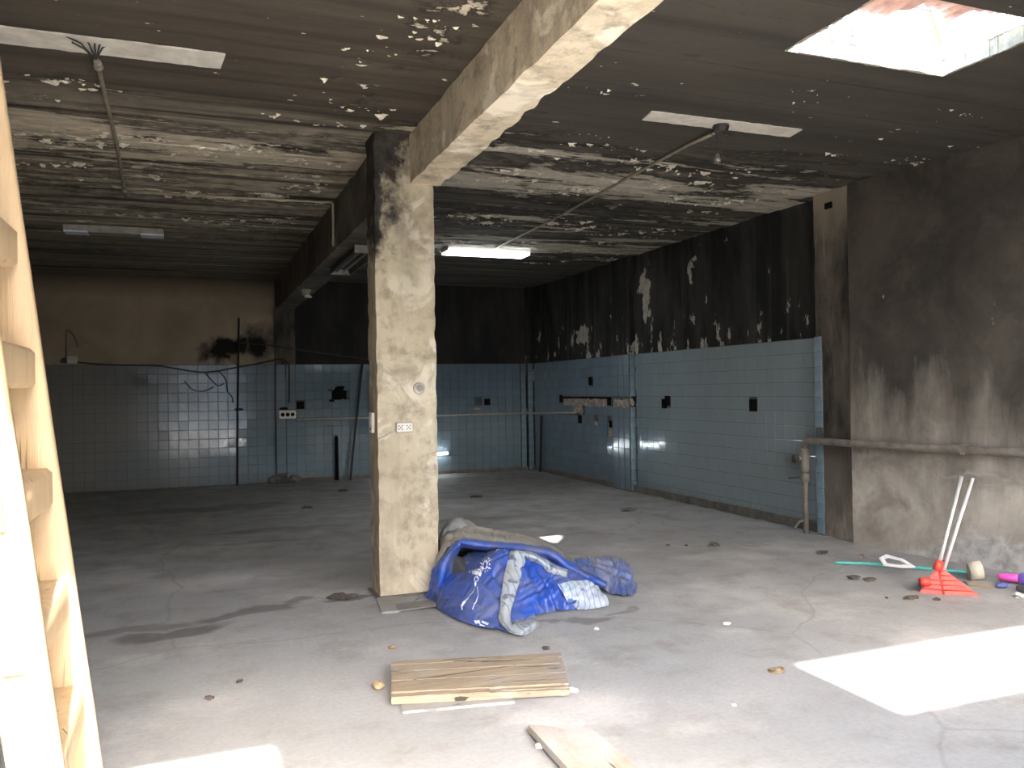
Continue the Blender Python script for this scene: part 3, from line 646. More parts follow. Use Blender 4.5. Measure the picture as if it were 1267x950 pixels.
hk = thing('bent_conduit', 'hooked conduit rising from a pale box above left tiles', 'conduit', (-1.76, 14.385, 2.02))
MB().tube(curve([(-.03, 0, .03), (-.035, 0, .4), (-.02, 0, .50), (.05, -.01, .45), (.12, -.02, .30), (.11, -.02, .24)], 6), .014, 7).build('pipe', M_rustpipe, hk, True)
MB().cbox(-.02, .12, -.045, .03, -.02, .10, .008).build('box', M_white, hk); MB().lump((-.05, 0, .03), .06, (1, .5, 1), 2).build('mortar_daub', M_foot, hk)
# conduits and rods on the tiled walls
wc = thing('wall_conduit', 'long pale conduit running level across the blue tiles', 'conduit', (1.56, 14.37, 1.05))
MB().tube([(0, 0, 0), (1.2, 0, .0), (2.4, 0, .005), (4.25, 0, .005), (4.29, -.04, .005), (4.31, -.13, .005), (4.34, -.17, .005), (4.375, -.3, .01), (4.375, -1.1, .03), (4.375, -1.95, .05)], .017, 8).build('pipe', M_dirtywhite, wc, True)
ob = thing('socket_box', 'cream surface socket box with three dark outlets on pilaster', 'socket', (1.495, 14.30, 1.14))
MB().cbox(-.135, .135, -.045, .01, -.07, .07, .008).build('box', M_white, ob)
for dx in (-.08, 0, .08): MB().tube([(dx, -.05, 0), (dx, -.043, 0)], .033, 12).build('outlet', M_black, ob)
MB().lump((-.06, -.01, .10), .05, (1.5, .4, .5), 5).build('charred_plug', M_black, ob)
pole = thing('iron_pole', 'tall thin dark pole standing against the left blue tiles', 'pole', (.685, 14.33, 0))
MB().tube([(0, 0, 0), (.02, .02, 1.2), (.06, .045, 2.75)], .016, 8).build('shaft', M_rodblack, pole, True); MB().cbox(-.02, .10, -.03, .03, 1.23, 1.26, .004).build('bracket', M_rodblack, pole)
tag(MB().tube([(2.50, 14.15, 0), (2.62, 14.22, .9), (2.77, 14.32, 1.98)], .018, 8).build('leaning_rod', M_rodblack, None, True), 'slim dark rod leaning on blue tiles just left of the column', 'rod')
sr = thing('iron_stake', 'short black stake standing upright by the blue back tiles', 'rod', (2.30, 14.28, 0))
MB().tube([(0, 0, 0), (0, .0, .70), (0, 0, .745), (0, 0, .76)], [.03, .03, .024, .01], 8).build('shaft', M_black, sr, True)
tag(MB().tube([(5.90, 13.88, 0), (5.93, 13.87, 1.0), (5.93, 13.87, 1.02)], [.022, .022, .012], 8).build('upright_pipe', M_rodblack, None, True), 'short dark pipe standing at the far end of right tiles', 'pipe')
for (x, y, lab) in [(1.26, 14.27, 'dark rubble heap at left foot of tiled pilaster'), (1.60, 14.24, 'dark rubble heap at right foot of tiled pilaster')]:
    tag(MB().lump((x, y, .05), .11, (1, .6, .75), x * 7).build('rubble_heap', M_foot), lab, 'rubble')
# water pipe on the near right wall
wp = thing('water_pipe', 'grey water pipe with two valves bending down beside tiles', 'pipe', (5.80, 6.78, 0))
run = [(5.80, 6.78, 0), (5.80, 6.78, .55), (5.80, 6.78, .86), (5.798, 6.765, .915), (5.79, 6.71, .945), (5.76, 6.4, .947), (5.745, 6.1, .947), (5.90, 5.0, .95), (nx(4.2) - .06, 4.2, .955), (nx(2) - .06, 2, .96), (nx(.2) - .06, .2, .96)]
off = Vector((5.80, 6.78, 0))
MB().tube([Vector(p) - off for p in run[:3]], .028, 10).build('drop_pipe', M_rustpipe, wp, True)
MB().tube([Vector(p) - off for p in run[2:]], .036, 12).build('main_pipe', M_rustpipe, wp, True)
MB().tube([(0, 0, .62), (0, 0, .64), (0, 0, .84), (0, 0, .86)], [.030, .046, .046, .036], 12).build('reducer', M_rustpipe, wp, True)
v1 = MB().tube([(0, 0, .755), (-.07, .03, .755)], .022, 8).build('valve', M_rustpipe, wp, True); MB().tube([(-.06, .025, .755), (-.11, .045, .755)], .042, 12).build('valve_wheel', M_darkmetal, v1, True)
v2 = MB().tube([(0, 0, .52), (0, 0, .60)], .045, 10).build('valve', M_rustpipe, wp, True); MB().tube([(0, 0, .56), (-.06, .03, .565), (-.15, .07, .56)], [.014, .012, .010], 8).build('valve_lever', M_darkmetal, v2, True)
MB().tube([(0, 0, .13), (-.05, .03, .12), (-.10, .06, .05)], .016, 8).build('bent_stub', M_rustpipe, wp, True)
for y in (5.0, 3.0): MB().cbox(-.02, .09, -.02, .02, -.045, .045, .004).build('wall_clip', M_rustpipe, wp, False, (nx(y) - .07 - 5.80, y - 6.78, .952), (0, 0, .14))

# ---------------------------------------------------------------- fittings on the column
so = thing('wall_socket', 'white double socket on the front of the column', 'socket', (1.455, 5.975, 1.235))
MB().cbox(-.062, .062, -.026, .004, -.036, .036, .006).build('plate', M_white, so)
for dx in (-.03, .03):
    for (a, b) in ((-.012, .012), (.012, .012), (-.012, -.012), (.012, -.012), (0, 0)): MB().cbox(dx + a - .004, dx + a + .004, -.0275, -.022, b - .004, b + .004, .001).build('pin_hole', M_black, so)
cable('socket_cable', 'short pale twin cable curling left from column socket', [(1.393, 5.968, 1.225), (1.35, 5.966, 1.20), (1.30, 5.966, 1.17), (1.262, 5.966, 1.16), (1.25, 6.0, 1.15)], .006, M_dirtywhite)
sw = thing('light_switch', 'small white switch on the left side of the column', 'switch', (1.258, 6.13, 1.27))
MB().cbox(-.02, .004, -.04, .04, -.075, .075, .004).build('plate', M_white, sw); MB().cbox(-.026, -.018, -.012, .012, -.02, .05, .002).build('rocker', M_dirtywhite, sw); MB().cbox(-.022, -.016, -.012, .012, -.055, -.035, .002).build('neon_window', M_black, sw)
rb = thing('round_fitting', 'round hollow grey fitting sunk in the column face', 'fitting', (1.572, 5.975, 1.52))
MB().tube([(0, .01, 0), (0, -.006, 0), (0, -.012, 0)], [.044, .044, .036], 16).build('rim', M_dirtywhite, rb, True); MB().tube([(.004, -.010, .002), (.004, -.014, .002)], .026, 12).build('core', M_rustpipe, rb)

# ---------------------------------------------------------------- wooden ladder leaning by the doorway
def lx(z): return -.178 - .118 * z
la = thing('wooden_ladder', 'pale sunlit wooden ladder leaning at the left of the doorway', 'ladder', (lx(0) - .05, 2.25, 0))
def rail(y0, y1):
    mb = MB(); n = 24; top = 3.25; ring = []
    for i in range(n + 1):
        z = top * i / n; w = .105 + mnoise.noise(Vector((y0 * 3, z * 2, 1))) * .006; e = lx(z) + mnoise.noise(Vector((y0, z * 3, 5))) * .003; c = .008
        for (a, b) in ((e - w + c, y0), (e - c, y0), (e, y0 + c), (e, y1 - c), (e - c, y1), (e - w + c, y1), (e - w, y1 - c), (e - w, y0 + c)): ring.append((a - lx(0) + .05, b - 2.25, z))
    mb.add(ring, [(i * 8 + k, i * 8 + (k + 1) % 8, i * 8 + 8 + (k + 1) % 8, i * 8 + 8 + k) for i in range(n) for k in range(8)] + [tuple(range(8))[::-1], tuple(n * 8 + k for k in range(8))])
    return mb
for (a, b) in ((1.98, 2.02), (2.48, 2.52)):
    r_ = rail(a, b).build('rail', M_ladder, la); weld(r_, 60)
for z in (.36, .68, .965, 1.26, 1.575, 1.89, 2.2, 2.52, 2.84):
    e = lx(z) - lx(0) + .05
    rg = weld(MB().prism([(e - .085, z - .052), (e - .03, z - .052), (e - .018, z - .04), (e - .018, z + .04), (e - .03, z + .052), (e - .085, z + .052)], 'y', -.245, .245).build('rung', M_ladder, la), 60)
    MB().cbox(e - .080, e - .035, -.283, -.268, z - .04, z + .045, .004).build('rung_end', M_ladder, rg)
MB().tube([(-.085 + lx(1.21) - lx(0) + .05, -.272, 1.205), (-.085 + lx(1.21) - lx(0) + .05, -.285, 1.205), (-.085 + lx(1.21) - lx(0) + .05, -.290, 1.205)], [.022, .022, .014], 12).build('bolt_head', M_galv, la, True)

# ---------------------------------------------------------------- roof sheets lying over the opening
def sheet(name, label, poly, z, tilt, mat):
    # corrugated offcut: polygon sampled in strips along x
    mb = MB(); xs = [p[0] for p in poly]; x0, x1 = min(xs), max(xs); n = int((x1 - x0) / .0125); rows = []
    def span(x):
        ys = []
        for (a, b) in zip(poly, poly[1:] + poly[:1]):
            if (a[0] - x) * (b[0] - x) <= 0 and abs(a[0] - b[0]) > 1e-9: ys.append(a[1] + (b[1] - a[1]) * (x - a[0]) / (b[0] - a[0]))
        return (min(ys), max(ys)) if ys else None
    m = 6
    for i in range(n + 1):
        x = x0 + (x1 - x0) * min(max(i / n, 1e-4), 1 - 1e-4); s_ = span(x)
        for j in range(m + 1):
            y = s_[0] + (s_[1] - s_[0]) * j / m; mb.v.append((x, y, z + .009 * math.sin(x / .076 * 2 * math.pi) + tilt * (y - 2.9)))
    for i in range(n):
        for j in range(m): mb.f.append((i * (m + 1) + j, (i + 1) * (m + 1) + j, (i + 1) * (m + 1) + j + 1, i * (m + 1) + j + 1))
    o = mb.build(name, mat, None, True); md = o.modifiers.new('thickness', 'SOLIDIFY'); md.thickness = .004
    return tag(o, label, 'roof sheet')
M_pink = plain('faded_pink_roofing', (.50, .30, .25), .7, var=.25, scale=10)
sheet('roof_sheet', 'ragged pink corrugated offcut at left over the roof opening', [(3.10, 2.6), (3.10, 3.16), (3.17, 3.17), (3.40, 3.51), (3.5, 3.68), (3.78, 3.70), (3.89, 3.51), (4.02, 3.52), (4.02, 2.6)], 3.645, .0, M_pink)
sheet('roof_sheet', 'pointed pink corrugated sheet jutting over the roof opening', [(3.90, 2.6), (3.93, 3.46), (4.23, 3.67), (4.29, 3.50), (4.45, 3.49), (4.5, 2.6)], 3.668, .0, M_pink)
sheet('roof_sheet', 'dark edged roofing piece at right over the roof opening', [(4.20, 2.5), (4.24, 3.46), (4.75, 3.46), (4.8, 2.5)], 3.70, .0, M_pink)

# ---------------------------------------------------------------- tree beyond the roof
def tree():
    rr = random.Random(12); t = thing('bare_tree', 'faint thin tree with sparse leaves beyond the roof opening', 'tree', (12.2, 11.0, 0))
    br = MB(); lf = MB()
    def grow(p, d, L, r, lev):
        pts = [p]; q = p.copy(); dd = d.copy()
        for i in range(4):
            dd = (dd + Vector((rr.gauss(0, .16), rr.gauss(0, .16), rr.gauss(.04, .1)))).normalized(); q = q + dd * L / 4; pts.append(q.copy())
        br.tube(pts, [r * (1 - .5 * i / 4) for i in range(5)], 5)
        if lev == 0:
            for _ in range(16):
                c = pts[rr.randint(1, 4)] + Vector((rr.gauss(0, .12), rr.gauss(0, .12), rr.gauss(0, .12))); a = Vector((rr.gauss(0, 1), rr.gauss(0, 1), rr.gauss(0, 1))).normalized() * .07; b = a.orthogonal().normalized() * .03
                lf.add([c - a, c + b, c + a, c - b], [(0, 1, 2, 3)])
            return
        for k in range(3 if lev > 1 else 4):
            grow(pts[rr.randint(2, 4)], (dd + Vector((rr.gauss(0, .6), rr.gauss(0, .6), rr.gauss(.1, .4)))).normalized(), L * .62, r * .55, lev - 1)
    grow(Vector((0, 0, 0)), Vector((-.02, -.02, 1)), 6.2, .16, 3)
    br.build('trunk', plain('bark', (.16, .12, .08), .9), t); o = lf.build('foliage', plain('olive_leaf', (.10, .12, .04), .7), t); o['kind'] = 'stuff'
tree()

# ---------------------------------------------------------------- crumpled blue tarpaulin
PATCH = {
 'front_sheet': [
  [(1.573,5.865,0.01), (1.564,5.456,0.01), (1.61,5.112,0.01), (1.695,4.915,0.01), (1.785,4.78,0.01)],
  [(1.582,5.74,0.083), (1.617,5.42,0.1), (1.66,5.16,0.102), (1.748,5.03,0.087), (1.847,5,0.068)],
  [(1.648,5.74,0.134), (1.716,5.55,0.168), (1.769,5.35,0.194), (1.839,5.22,0.198), (1.924,5.17,0.184)],
  [(1.758,5.72,0.192), (1.817,5.6,0.239), (1.857,5.45,0.281), (1.92,5.36,0.304), (2.006,5.32,0.293)],
  [(1.887,5.7,0.248), (1.944,5.63,0.297), (1.978,5.57,0.333), (2.019,5.48,0.38), (2.08,5.45,0.352)],
 ],
 'side_fold': [
  [(1.6,5.896,0.004), (1.605,5.8,0.155), (1.631,5.78,0.238), (1.693,5.76,0.335), (1.811,5.78,0.404)],
  [(1.594,5.66,0.077), (1.632,5.66,0.187), (1.654,5.67,0.263), (1.709,5.69,0.335), (1.804,5.72,0.403)],
  [(1.672,5.72,0.119), (1.718,5.75,0.189), (1.741,5.78,0.24), (1.784,5.82,0.293), (1.857,5.83,0.357)],
 ],
 'inner_sheet': [
  [(1.629,5.78,0.087), (1.733,5.72,0.13), (1.887,5.72,0.203), (2.063,5.6,0.338)],
  [(1.708,5.8,0.145), (1.783,5.76,0.199), (1.913,5.76,0.264), (2.05,5.7,0.328)],
  [(1.785,5.95,0.173), (1.868,5.95,0.232), (1.958,5.95,0.273), (2.07,5.9,0.309)],
  [(1.878,6.15,0.145), (1.957,6.15,0.181), (2.05,6.15,0.211), (2.153,6.1,0.236)],
 ],
 'top_sheet': [
  [(1.643,5.8,0.227), (1.705,5.78,0.325), (1.823,5.8,0.4), (1.993,5.75,0.377), (2.156,5.68,0.358), (2.315,5.6,0.334), (2.434,5.55,0.304), (2.546,5.5,0.209)],
  [(1.713,5.93,0.322), (1.757,5.93,0.39), (1.89,5.95,0.424), (2.053,5.92,0.411), (2.233,5.88,0.378), (2.372,5.8,0.344), (2.516,5.75,0.286), (2.652,5.7,0.179)],
  [(1.776,6.08,0.364), (1.834,6.1,0.412), (1.964,6.12,0.423), (2.116,6.1,0.409), (2.31,6.08,0.366), (2.447,6,0.323), (2.59,5.92,0.262), (2.74,5.86,0.153)],
  [(1.78,6.35,0.25), (1.82,6.4,0.25), (1.95,6.42,0.22), (2.1,6.42,0.2), (2.3,6.4,0.15), (2.5,6.35,0.1), (2.7,6.2,0.06), (2.85,6.1,0.03)],
  [(1.78,6.5,0.004), (1.82,6.55,0.004), (1.95,6.55,0.004), (2.1,6.55,0.004), (2.3,6.5,0.004), (2.5,6.45,0.004), (2.7,6.3,0.004), (2.9,6.2,0.004)],
 ],
 'rolled_edge': [
  [(1.81,5.74,0.37), (1.968,5.68,0.344), (2.125,5.6,0.333), (2.281,5.52,0.305), (2.398,5.47,0.269), (2.508,5.42,0.181), (2.638,5.36,0.118), (2.736,5.3,0.074)],
  [(1.785,5.7,0.408), (1.955,5.64,0.381), (2.111,5.56,0.37), (2.265,5.48,0.348), (2.381,5.43,0.318), (2.496,5.38,0.225), (2.632,5.32,0.15), (2.739,5.28,0.096)],
  [(1.798,5.74,0.423), (1.972,5.69,0.4), (2.13,5.61,0.389), (2.286,5.53,0.366), (2.404,5.48,0.342), (2.526,5.43,0.247), (2.675,5.38,0.156), (2.766,5.32,0.102)],
  [(1.836,5.84,0.398), (2.007,5.79,0.369), (2.168,5.71,0.357), (2.327,5.63,0.334), (2.447,5.58,0.309), (2.579,5.53,0.212), (2.726,5.47,0.121), (2.814,5.4,0.068)],
 ],
 'right_sheet': [
  [(1.837,4.89,0.01), (2.088,5.041,0.01), (2.272,5.088,0.01), (2.437,5.081,0.01), (2.614,5.069,0.01)],
  [(1.941,5.07,0.083), (2.111,5.12,0.101), (2.276,5.12,0.089), (2.459,5.1,0.074), (2.654,5.12,0.021)],
  [(2.017,5.2,0.206), (2.155,5.25,0.199), (2.298,5.22,0.169), (2.469,5.18,0.138), (2.643,5.17,0.073)],
  [(2.107,5.38,0.289), (2.215,5.42,0.3), (2.345,5.38,0.245), (2.48,5.32,0.198), (2.634,5.25,0.118)],
  [(2.168,5.55,0.292), (2.281,5.55,0.305), (2.433,5.52,0.262), (2.554,5.45,0.194), (2.726,5.38,0.099)],
 ],
 'pale_hem': [
  [(2.073,5.43,0.362), (1.992,5.3,0.298), (1.905,5.15,0.19), (1.831,5,0.101), (1.793,4.9,0.038), (1.788,4.704,0.03)],
  [(2.106,5.39,0.372), (2.028,5.27,0.295), (1.939,5.12,0.194), (1.853,4.97,0.106), (1.808,4.87,0.044), (1.789,4.667,0.035)],
  [(2.168,5.38,0.323), (2.092,5.27,0.261), (2.018,5.16,0.193), (1.922,5.02,0.112), (1.858,4.9,0.041), (1.815,4.692,0.03)],
 ],
 'pale_band': [
  [(2.157,5.4,0.298), (2.237,5.37,0.285), (2.313,5.28,0.211), (2.418,5.24,0.192)],
  [(2.128,5.37,0.345), (2.219,5.34,0.331), (2.322,5.27,0.257), (2.414,5.23,0.228)],
  [(2.118,5.42,0.371), (2.24,5.42,0.343), (2.362,5.36,0.264), (2.452,5.3,0.228)],
 ],
 'corner_hem': [
  [(1.804,4.746,0.012), (1.857,4.667,0.012), (2.011,4.804,0.012)],
  [(1.828,4.779,0.045), (1.874,4.682,0.05), (2.005,4.816,0.05)],
  [(1.946,5,0.021), (2.015,5.03,0.011), (2.107,5.1,0.02)],
 ],
 'printed_end': [
  [(2.367,5.113,0.01), (2.448,5.053,0.01), (2.545,5.054,0.01), (2.639,5.057,0.01)],
  [(2.32,5.06,0.098), (2.435,5.05,0.094), (2.555,5.07,0.077), (2.651,5.09,0.023)],
  [(2.303,5.15,0.167), (2.461,5.15,0.184), (2.578,5.15,0.145), (2.642,5.12,0.067)],
 ],
 'tail_sheet': [
  [(2.746,5.661,0.05), (2.759,5.42,0.064), (2.817,5.344,0.01), (2.862,5.246,0.01), (2.975,5.272,0.01)],
  [(2.616,5.5,0.155), (2.752,5.47,0.131), (2.868,5.45,0.094), (2.965,5.42,0.055), (3.042,5.4,0.016)],
  [(2.625,5.6,0.182), (2.785,5.6,0.162), (2.942,5.6,0.141), (3.048,5.58,0.123), (3.076,5.52,0.084)],
  [(2.655,5.72,0.181), (2.847,5.75,0.177), (3.022,5.75,0.168), (3.111,5.72,0.153), (3.134,5.66,0.118)],
  [(2.6,6,0.004), (2.82,6,0.004), (3,6,0.004), (3.1,5.95,0.004), (3.15,5.85,0.004)],
 ],
 'film_bump': [
  [(1.769,6.15,0.216), (1.789,6.15,0.302), (1.868,6.15,0.345), (1.986,6.15,0.336), (2.105,6.15,0.301)],
  [(1.785,6.2,0.318), (1.819,6.2,0.416), (1.898,6.2,0.46), (1.991,6.2,0.447), (2.11,6.2,0.368)],
  [(1.814,6.3,0.325), (1.861,6.32,0.426), (1.942,6.32,0.472), (2.036,6.32,0.452), (2.144,6.3,0.37)],
  [(1.8,6.5,0.2), (1.85,6.55,0.25), (1.95,6.6,0.25), (2.05,6.6,0.22), (2.15,6.55,0.18)],
  [(1.8,6.6,0.004), (1.85,6.65,0.004), (1.95,6.7,0.004), (2.05,6.7,0.004), (2.15,6.65,0.004)],
 ],
}
def cat(a, b, c, d, t): return .5 * ((2 * b) + (c - a) * t + (2 * a - 5 * b + 4 * c - d) * t * t + (3 * b - a - 3 * c + d) * t ** 3)
def surf(g, u, v):
    R, Cn = len(g), len(g[0]); y = min(max(v, 0), 1) * (R - 1); x = min(max(u, 0), 1) * (Cn - 1); j = min(int(y), R - 2); i = min(int(x), Cn - 2); fy, fx = y - j, x - i; rows = []
    for k in (-1, 0, 1, 2):
        r = g[min(max(j + k, 0), R - 1)]; P = [Vector(r[min(max(i + m, 0), Cn - 1)]) for m in (-1, 0, 1, 2)]; rows.append(cat(*P, fx))
    return cat(*rows, fy)
def ridge(p, s, seed, dirn):
    q = Vector((p.x * dirn[0] + p.y * dirn[1], p.z * dirn[2], seed)) * s
    return 1 - abs(mnoise.noise(q + mnoise.noise_vector(q * .6) * .5)) * 2
def sheet_at(g, u, v, amp, seed, dirn):
    p = surf(g, u, v); e = .01
    n = (surf(g, u + e, v) - surf(g, u - e, v)).cross(surf(g, u, v + e) - surf(g, u, v - e))
    n = n.normalized() if n.length > 1e-9 else Vector((0, 0, 1))
    if n.dot(Vector((-p.x, -p.y, 1.5 - p.z))) < 0: n = -n
    k = ridge(p, 8, seed, dirn) * .60 + ridge(p, 17, seed + 4, (dirn[1] + .3, -dirn[0], dirn[2])) * .35 + ridge(p, 34, seed + 8, dirn) * .16 - .3
    p = p + n * amp * k
    if p.z < .004: p.z = .004
    return p, n
def vinyl(name, base, dust, dustamt, rough=.34, lines=None):
    t = T(name, rough, .5); p = t.pos(); n = t.noise(p, 4.2, 8, .68, .4); f = t.noise(p, 16, 5, .6)
    b = t.mix(t.range(f, .3, .7), base, tuple(k * .8 for k in base))
    if lines:
        w = t.n('ShaderNodeTexWave'); w.inputs['Scale'].default_value = lines[1]; w.inputs['Distortion'].default_value = 5.0; w.inputs['Detail'].default_value = 2; t.put(w.inputs['Vector'], t.map(p, (1, 1, 1.6)))
        b = t.mix(t.math('MULTIPLY', t.range(w.outputs[1], .86, .95), .6), b, lines[0])
        b = t.mix(t.range(t.noise(p, 11, 3, .5), .60, .64), b, lines[0])
    c = t.mix(t.math('MULTIPLY', t.range(n, .40, .66), dustamt), b, dust)
    up = t.n('ShaderNodeNewGeometry')
    t.col(c); t.rough(t.range(n, .4, .66, rough, .7)); t.bump(t.noise(p, 30, 4, .6), .12, .01); return t.m
M_blue = vinyl('blue_vinyl', (.018, .070, .36), (.13, .135, .155), .75)
M_bluedull = vinyl('dusty_blue_vinyl', (.045, .085, .24), (.22, .205, .18), .85)
M_dustsheet = vinyl('dust_covered_vinyl', (.20, .185, .16), (.30, .275, .235), .8, .6)
M_pale = vinyl('pale_printed_vinyl', (.40, .46, .50), (.27, .26, .23), .7, .4, ((.05, .08, .16), 5))
M_print = vinyl('white_blue_printed_vinyl', (.38, .45, .51), (.24, .24, .23), .5, .4, ((.03, .08, .28), 7))
M_film = vinyl('grey_plastic_film', (.17, .175, .18), (.26, .24, .21), .6, .35)
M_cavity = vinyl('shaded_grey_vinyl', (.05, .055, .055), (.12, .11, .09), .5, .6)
M_ink = plain('white_ink', (.66, .70, .74), .5)
tp = thing('crumpled_tarpaulin', 'crumpled blue vinyl tarpaulin with white prints heaped against the column', 'tarpaulin', (2.1, 5.6, 0))
def piece(name, mat, nu, nv, amp, seed, dirn=(6, 3, 1.0), parent=tp):
    g = PATCH[name]; mb = MB()
    for j in range(nv + 1):
        for i in range(nu + 1):
            p, n = sheet_at(g, i / nu, j / nv, amp, seed, dirn); mb.v.append(tuple(p - tp.location))
    for j in range(nv):
        for i in range(nu): mb.f.append((j * (nu + 1) + i, j * (nu + 1) + i + 1, (j + 1) * (nu + 1) + i + 1, (j + 1) * (nu + 1) + i))
    o = mb.build(name, mat, parent, True); md = o.modifiers.new('thickness', 'SOLIDIFY'); md.thickness = .004; md.offset = 0; return o
DIR = {'front_sheet': (1.4, .5, .6)}
FA = .032
fs_ = piece('front_sheet', M_blue, 90, 70, FA, 1, (1.3, .4, .35))
fs_['label'] = 'blue panel with white flower print'
piece('side_fold', M_blue, 50, 30, .024, 2, (1, 1, .5)); piece('inner_sheet', M_bluedull, 60, 40, .032, 3, (1.4, .6, .6)); piece('top_sheet', M_dustsheet, 90, 50, .032, 4, (.7, 1.4, .5))
piece('rolled_edge', M_blue, 90, 16, .014, 5, (1.4, .4, 1)); piece('right_sheet', M_blue, 100, 70, .045, 6, (1.5, .3, .35)); h_ = piece('pale_hem', M_pale, 24, 60, .014, 7, (.6, .6, 1)); h_['label'] = 'pale printed hem band'
piece('pale_band', M_pale, 40, 14, .007, 8, (1, 1, 1)); piece('corner_hem', M_pale, 26, 18, .008, 9, (1, 1, 1)); e_ = piece('printed_end', M_print, 50, 34, .022, 10, (1.3, .5, .8)); e_['label'] = 'white end with blue stripes'
piece('tail_sheet', M_bluedull, 90, 60, .042, 11, (.8, 1.2, .8)); piece('film_bump', M_film, 50, 40, .018, 12, (1, 1, 1))
# dusty underside that closes the heap
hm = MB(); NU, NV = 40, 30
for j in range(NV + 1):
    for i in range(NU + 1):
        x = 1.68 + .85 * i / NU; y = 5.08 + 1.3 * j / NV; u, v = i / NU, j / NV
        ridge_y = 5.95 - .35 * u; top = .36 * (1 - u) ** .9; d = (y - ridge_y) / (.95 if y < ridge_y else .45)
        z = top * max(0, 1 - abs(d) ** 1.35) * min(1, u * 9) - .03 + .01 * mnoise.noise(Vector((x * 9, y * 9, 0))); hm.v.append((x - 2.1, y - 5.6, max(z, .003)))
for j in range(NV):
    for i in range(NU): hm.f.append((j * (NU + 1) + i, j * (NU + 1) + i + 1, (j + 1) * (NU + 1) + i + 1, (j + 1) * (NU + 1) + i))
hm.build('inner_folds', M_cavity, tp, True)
# white print on the front sheet: starburst flower, letter-like marks and a looping stem
EM = {'a': MB()}; em = EM['a']; G = PATCH['front_sheet']
def onsheet(u, v):
    p, n = sheet_at(G, u, v, FA, 1, (1.3, .4, .35)); return p + n * .0075 - tp.location
def ink(uvs):
    o = len(em.v); em.v += [tuple(onsheet(*q)) for q in uvs]; em.f.append(tuple(range(o, o + len(uvs))))
def inkline(uvs, w):
    fine = []
    for (a, b) in zip(uvs, uvs[1:]):
        m = max(1, int(math.hypot(b[0] - a[0], b[1] - a[1]) / .012)); fine += [(a[0] + (b[0] - a[0]) * k / m, a[1] + (b[1] - a[1]) * k / m) for k in range(m)]
    fine.append(uvs[-1])
    for (a, b) in zip(fine, fine[1:]):
        d = Vector((b[0] - a[0], b[1] - a[1])); n = Vector((-d.y, d.x)).normalized() * w; ink([(a[0] + n.x, a[1] + n.y), (b[0] + n.x, b[1] + n.y), (b[0] - n.x, b[1] - n.y), (a[0] - n.x, a[1] - n.y)])
for k in range(16):
    a = 2 * math.pi * k / 16; r1 = .145 * (1 if k % 2 else .75); c, s = math.cos(a), math.sin(a)
    for f0 in (.25, .62): ink([(.60 + c * .13 * f0 - s * .012, .735 + s * .12 * f0 + c * .012), (.60 + c * r1 * min(f0 + .36, 1), .735 + s * r1 * .95 * min(f0 + .36, 1)), (.60 + c * .13 * f0 + s * .012, .735 + s * .12 * f0 - c * .012)])
em.build('printed_flower', M_ink, fs_); em = MB()
ink([(.70, .88), (.745, .90), (.75, .955), (.71, .94)])
inkline([(.455, .72), (.44, .63), (.60, .595)], .020); inkline([(.44, .635), (.60, .60)], .026); inkline([(.50, .70), (.54, .66)], .018)
inkline([(.375, .70), (.37, .66)], .016); inkline([(.385, .645), (.40, .625)], .013)
em.build('printed_letters', M_ink, fs_)['kind'] = 'stuff'; em = MB()
cc = (.545, .535)
inkline([(cc[0] + .028 * math.cos(t * math.pi / 5), cc[1] + .028 * math.sin(t * math.pi / 5)) for t in range(11)], .008)
inkline([(.555, .505), (.565, .44), (.535, .385), (.495, .34), (.475, .28), (.475, .22), (.49, .165)], .010)
inkline([(.60, .44), (.62, .36), (.59, .28), (.60, .2)], .004)
em.build('printed_stem', M_ink, fs_); em = MB()
inkline([(.64, .06), (.70, .075)], .025); inkline([(.72, .09), (.80, .05)], .012); inkline([(.70, .03), (.76, .02)], .014)
em.build('printed_marks', M_ink, fs_)['kind'] = 'stuff'

# ---------------------------------------------------------------- boards and plates on the floor
def quad_board(name, label, cs, z0, z1, mat, cat_='board', strips=None, seed=0, edge=None, splits=()):
    c = sum((Vector((p[0], p[1], 0)) for p in cs), Vector()) / 4; t = thing(name, label, cat_, (c.x, c.y, z0)); rr = random.Random(seed)
    A, B, Cc, D = [Vector((p[0], p[1], 0)) - c for p in cs]; n = 26
    def P(u, v): return (A.lerp(B, u)).lerp(D.lerp(Cc, u), v)
    def ragged(v0, v1, za, zb, nm, m, j0, j1, e0=0, e1=0):
        lo = [P(k / n * (1 - e0 - e1) + e0, v0 + rr.uniform(0, j0)) for k in range(n + 1)]; hi = [P(k / n * (1 - e0 - e1) + e0, v1 - rr.uniform(0, j1)) for k in range(n + 1)]
        MB().prism([(p.x, p.y) for p in lo] + [(p.x, p.y) for p in hi[::-1]], 'z', za, zb).build(nm, m, t)
    h = z1 - z0
    if strips:
        ragged(.0, .985, 0, h * .74, 'core_panel', mat, .012, .012)
        for (a, b, za, e0, e1) in strips: ragged(a, b, h * .74, h * za, 'veneer_plank', mat, .012, .012, e0, e1)
    else: ragged(0, 1, 0, h, 'panel', mat, .01, .01)
    for (u, v, L, w) in splits:
        pts = [P(u, v - w * .2), P(min(u + L * .5, .995), v - w * .5 + rr.uniform(-.01, .01)), P(min(u + L, .995), v + rr.uniform(-.015, .015)), P(min(u + L * .45, .99), v + w * .5), P(u, v + w * .4)]
        MB().prism([(p.x, p.y) for p in pts], 'z', h * .8, h + .0012).build('split', M_rubble, t)
    return t
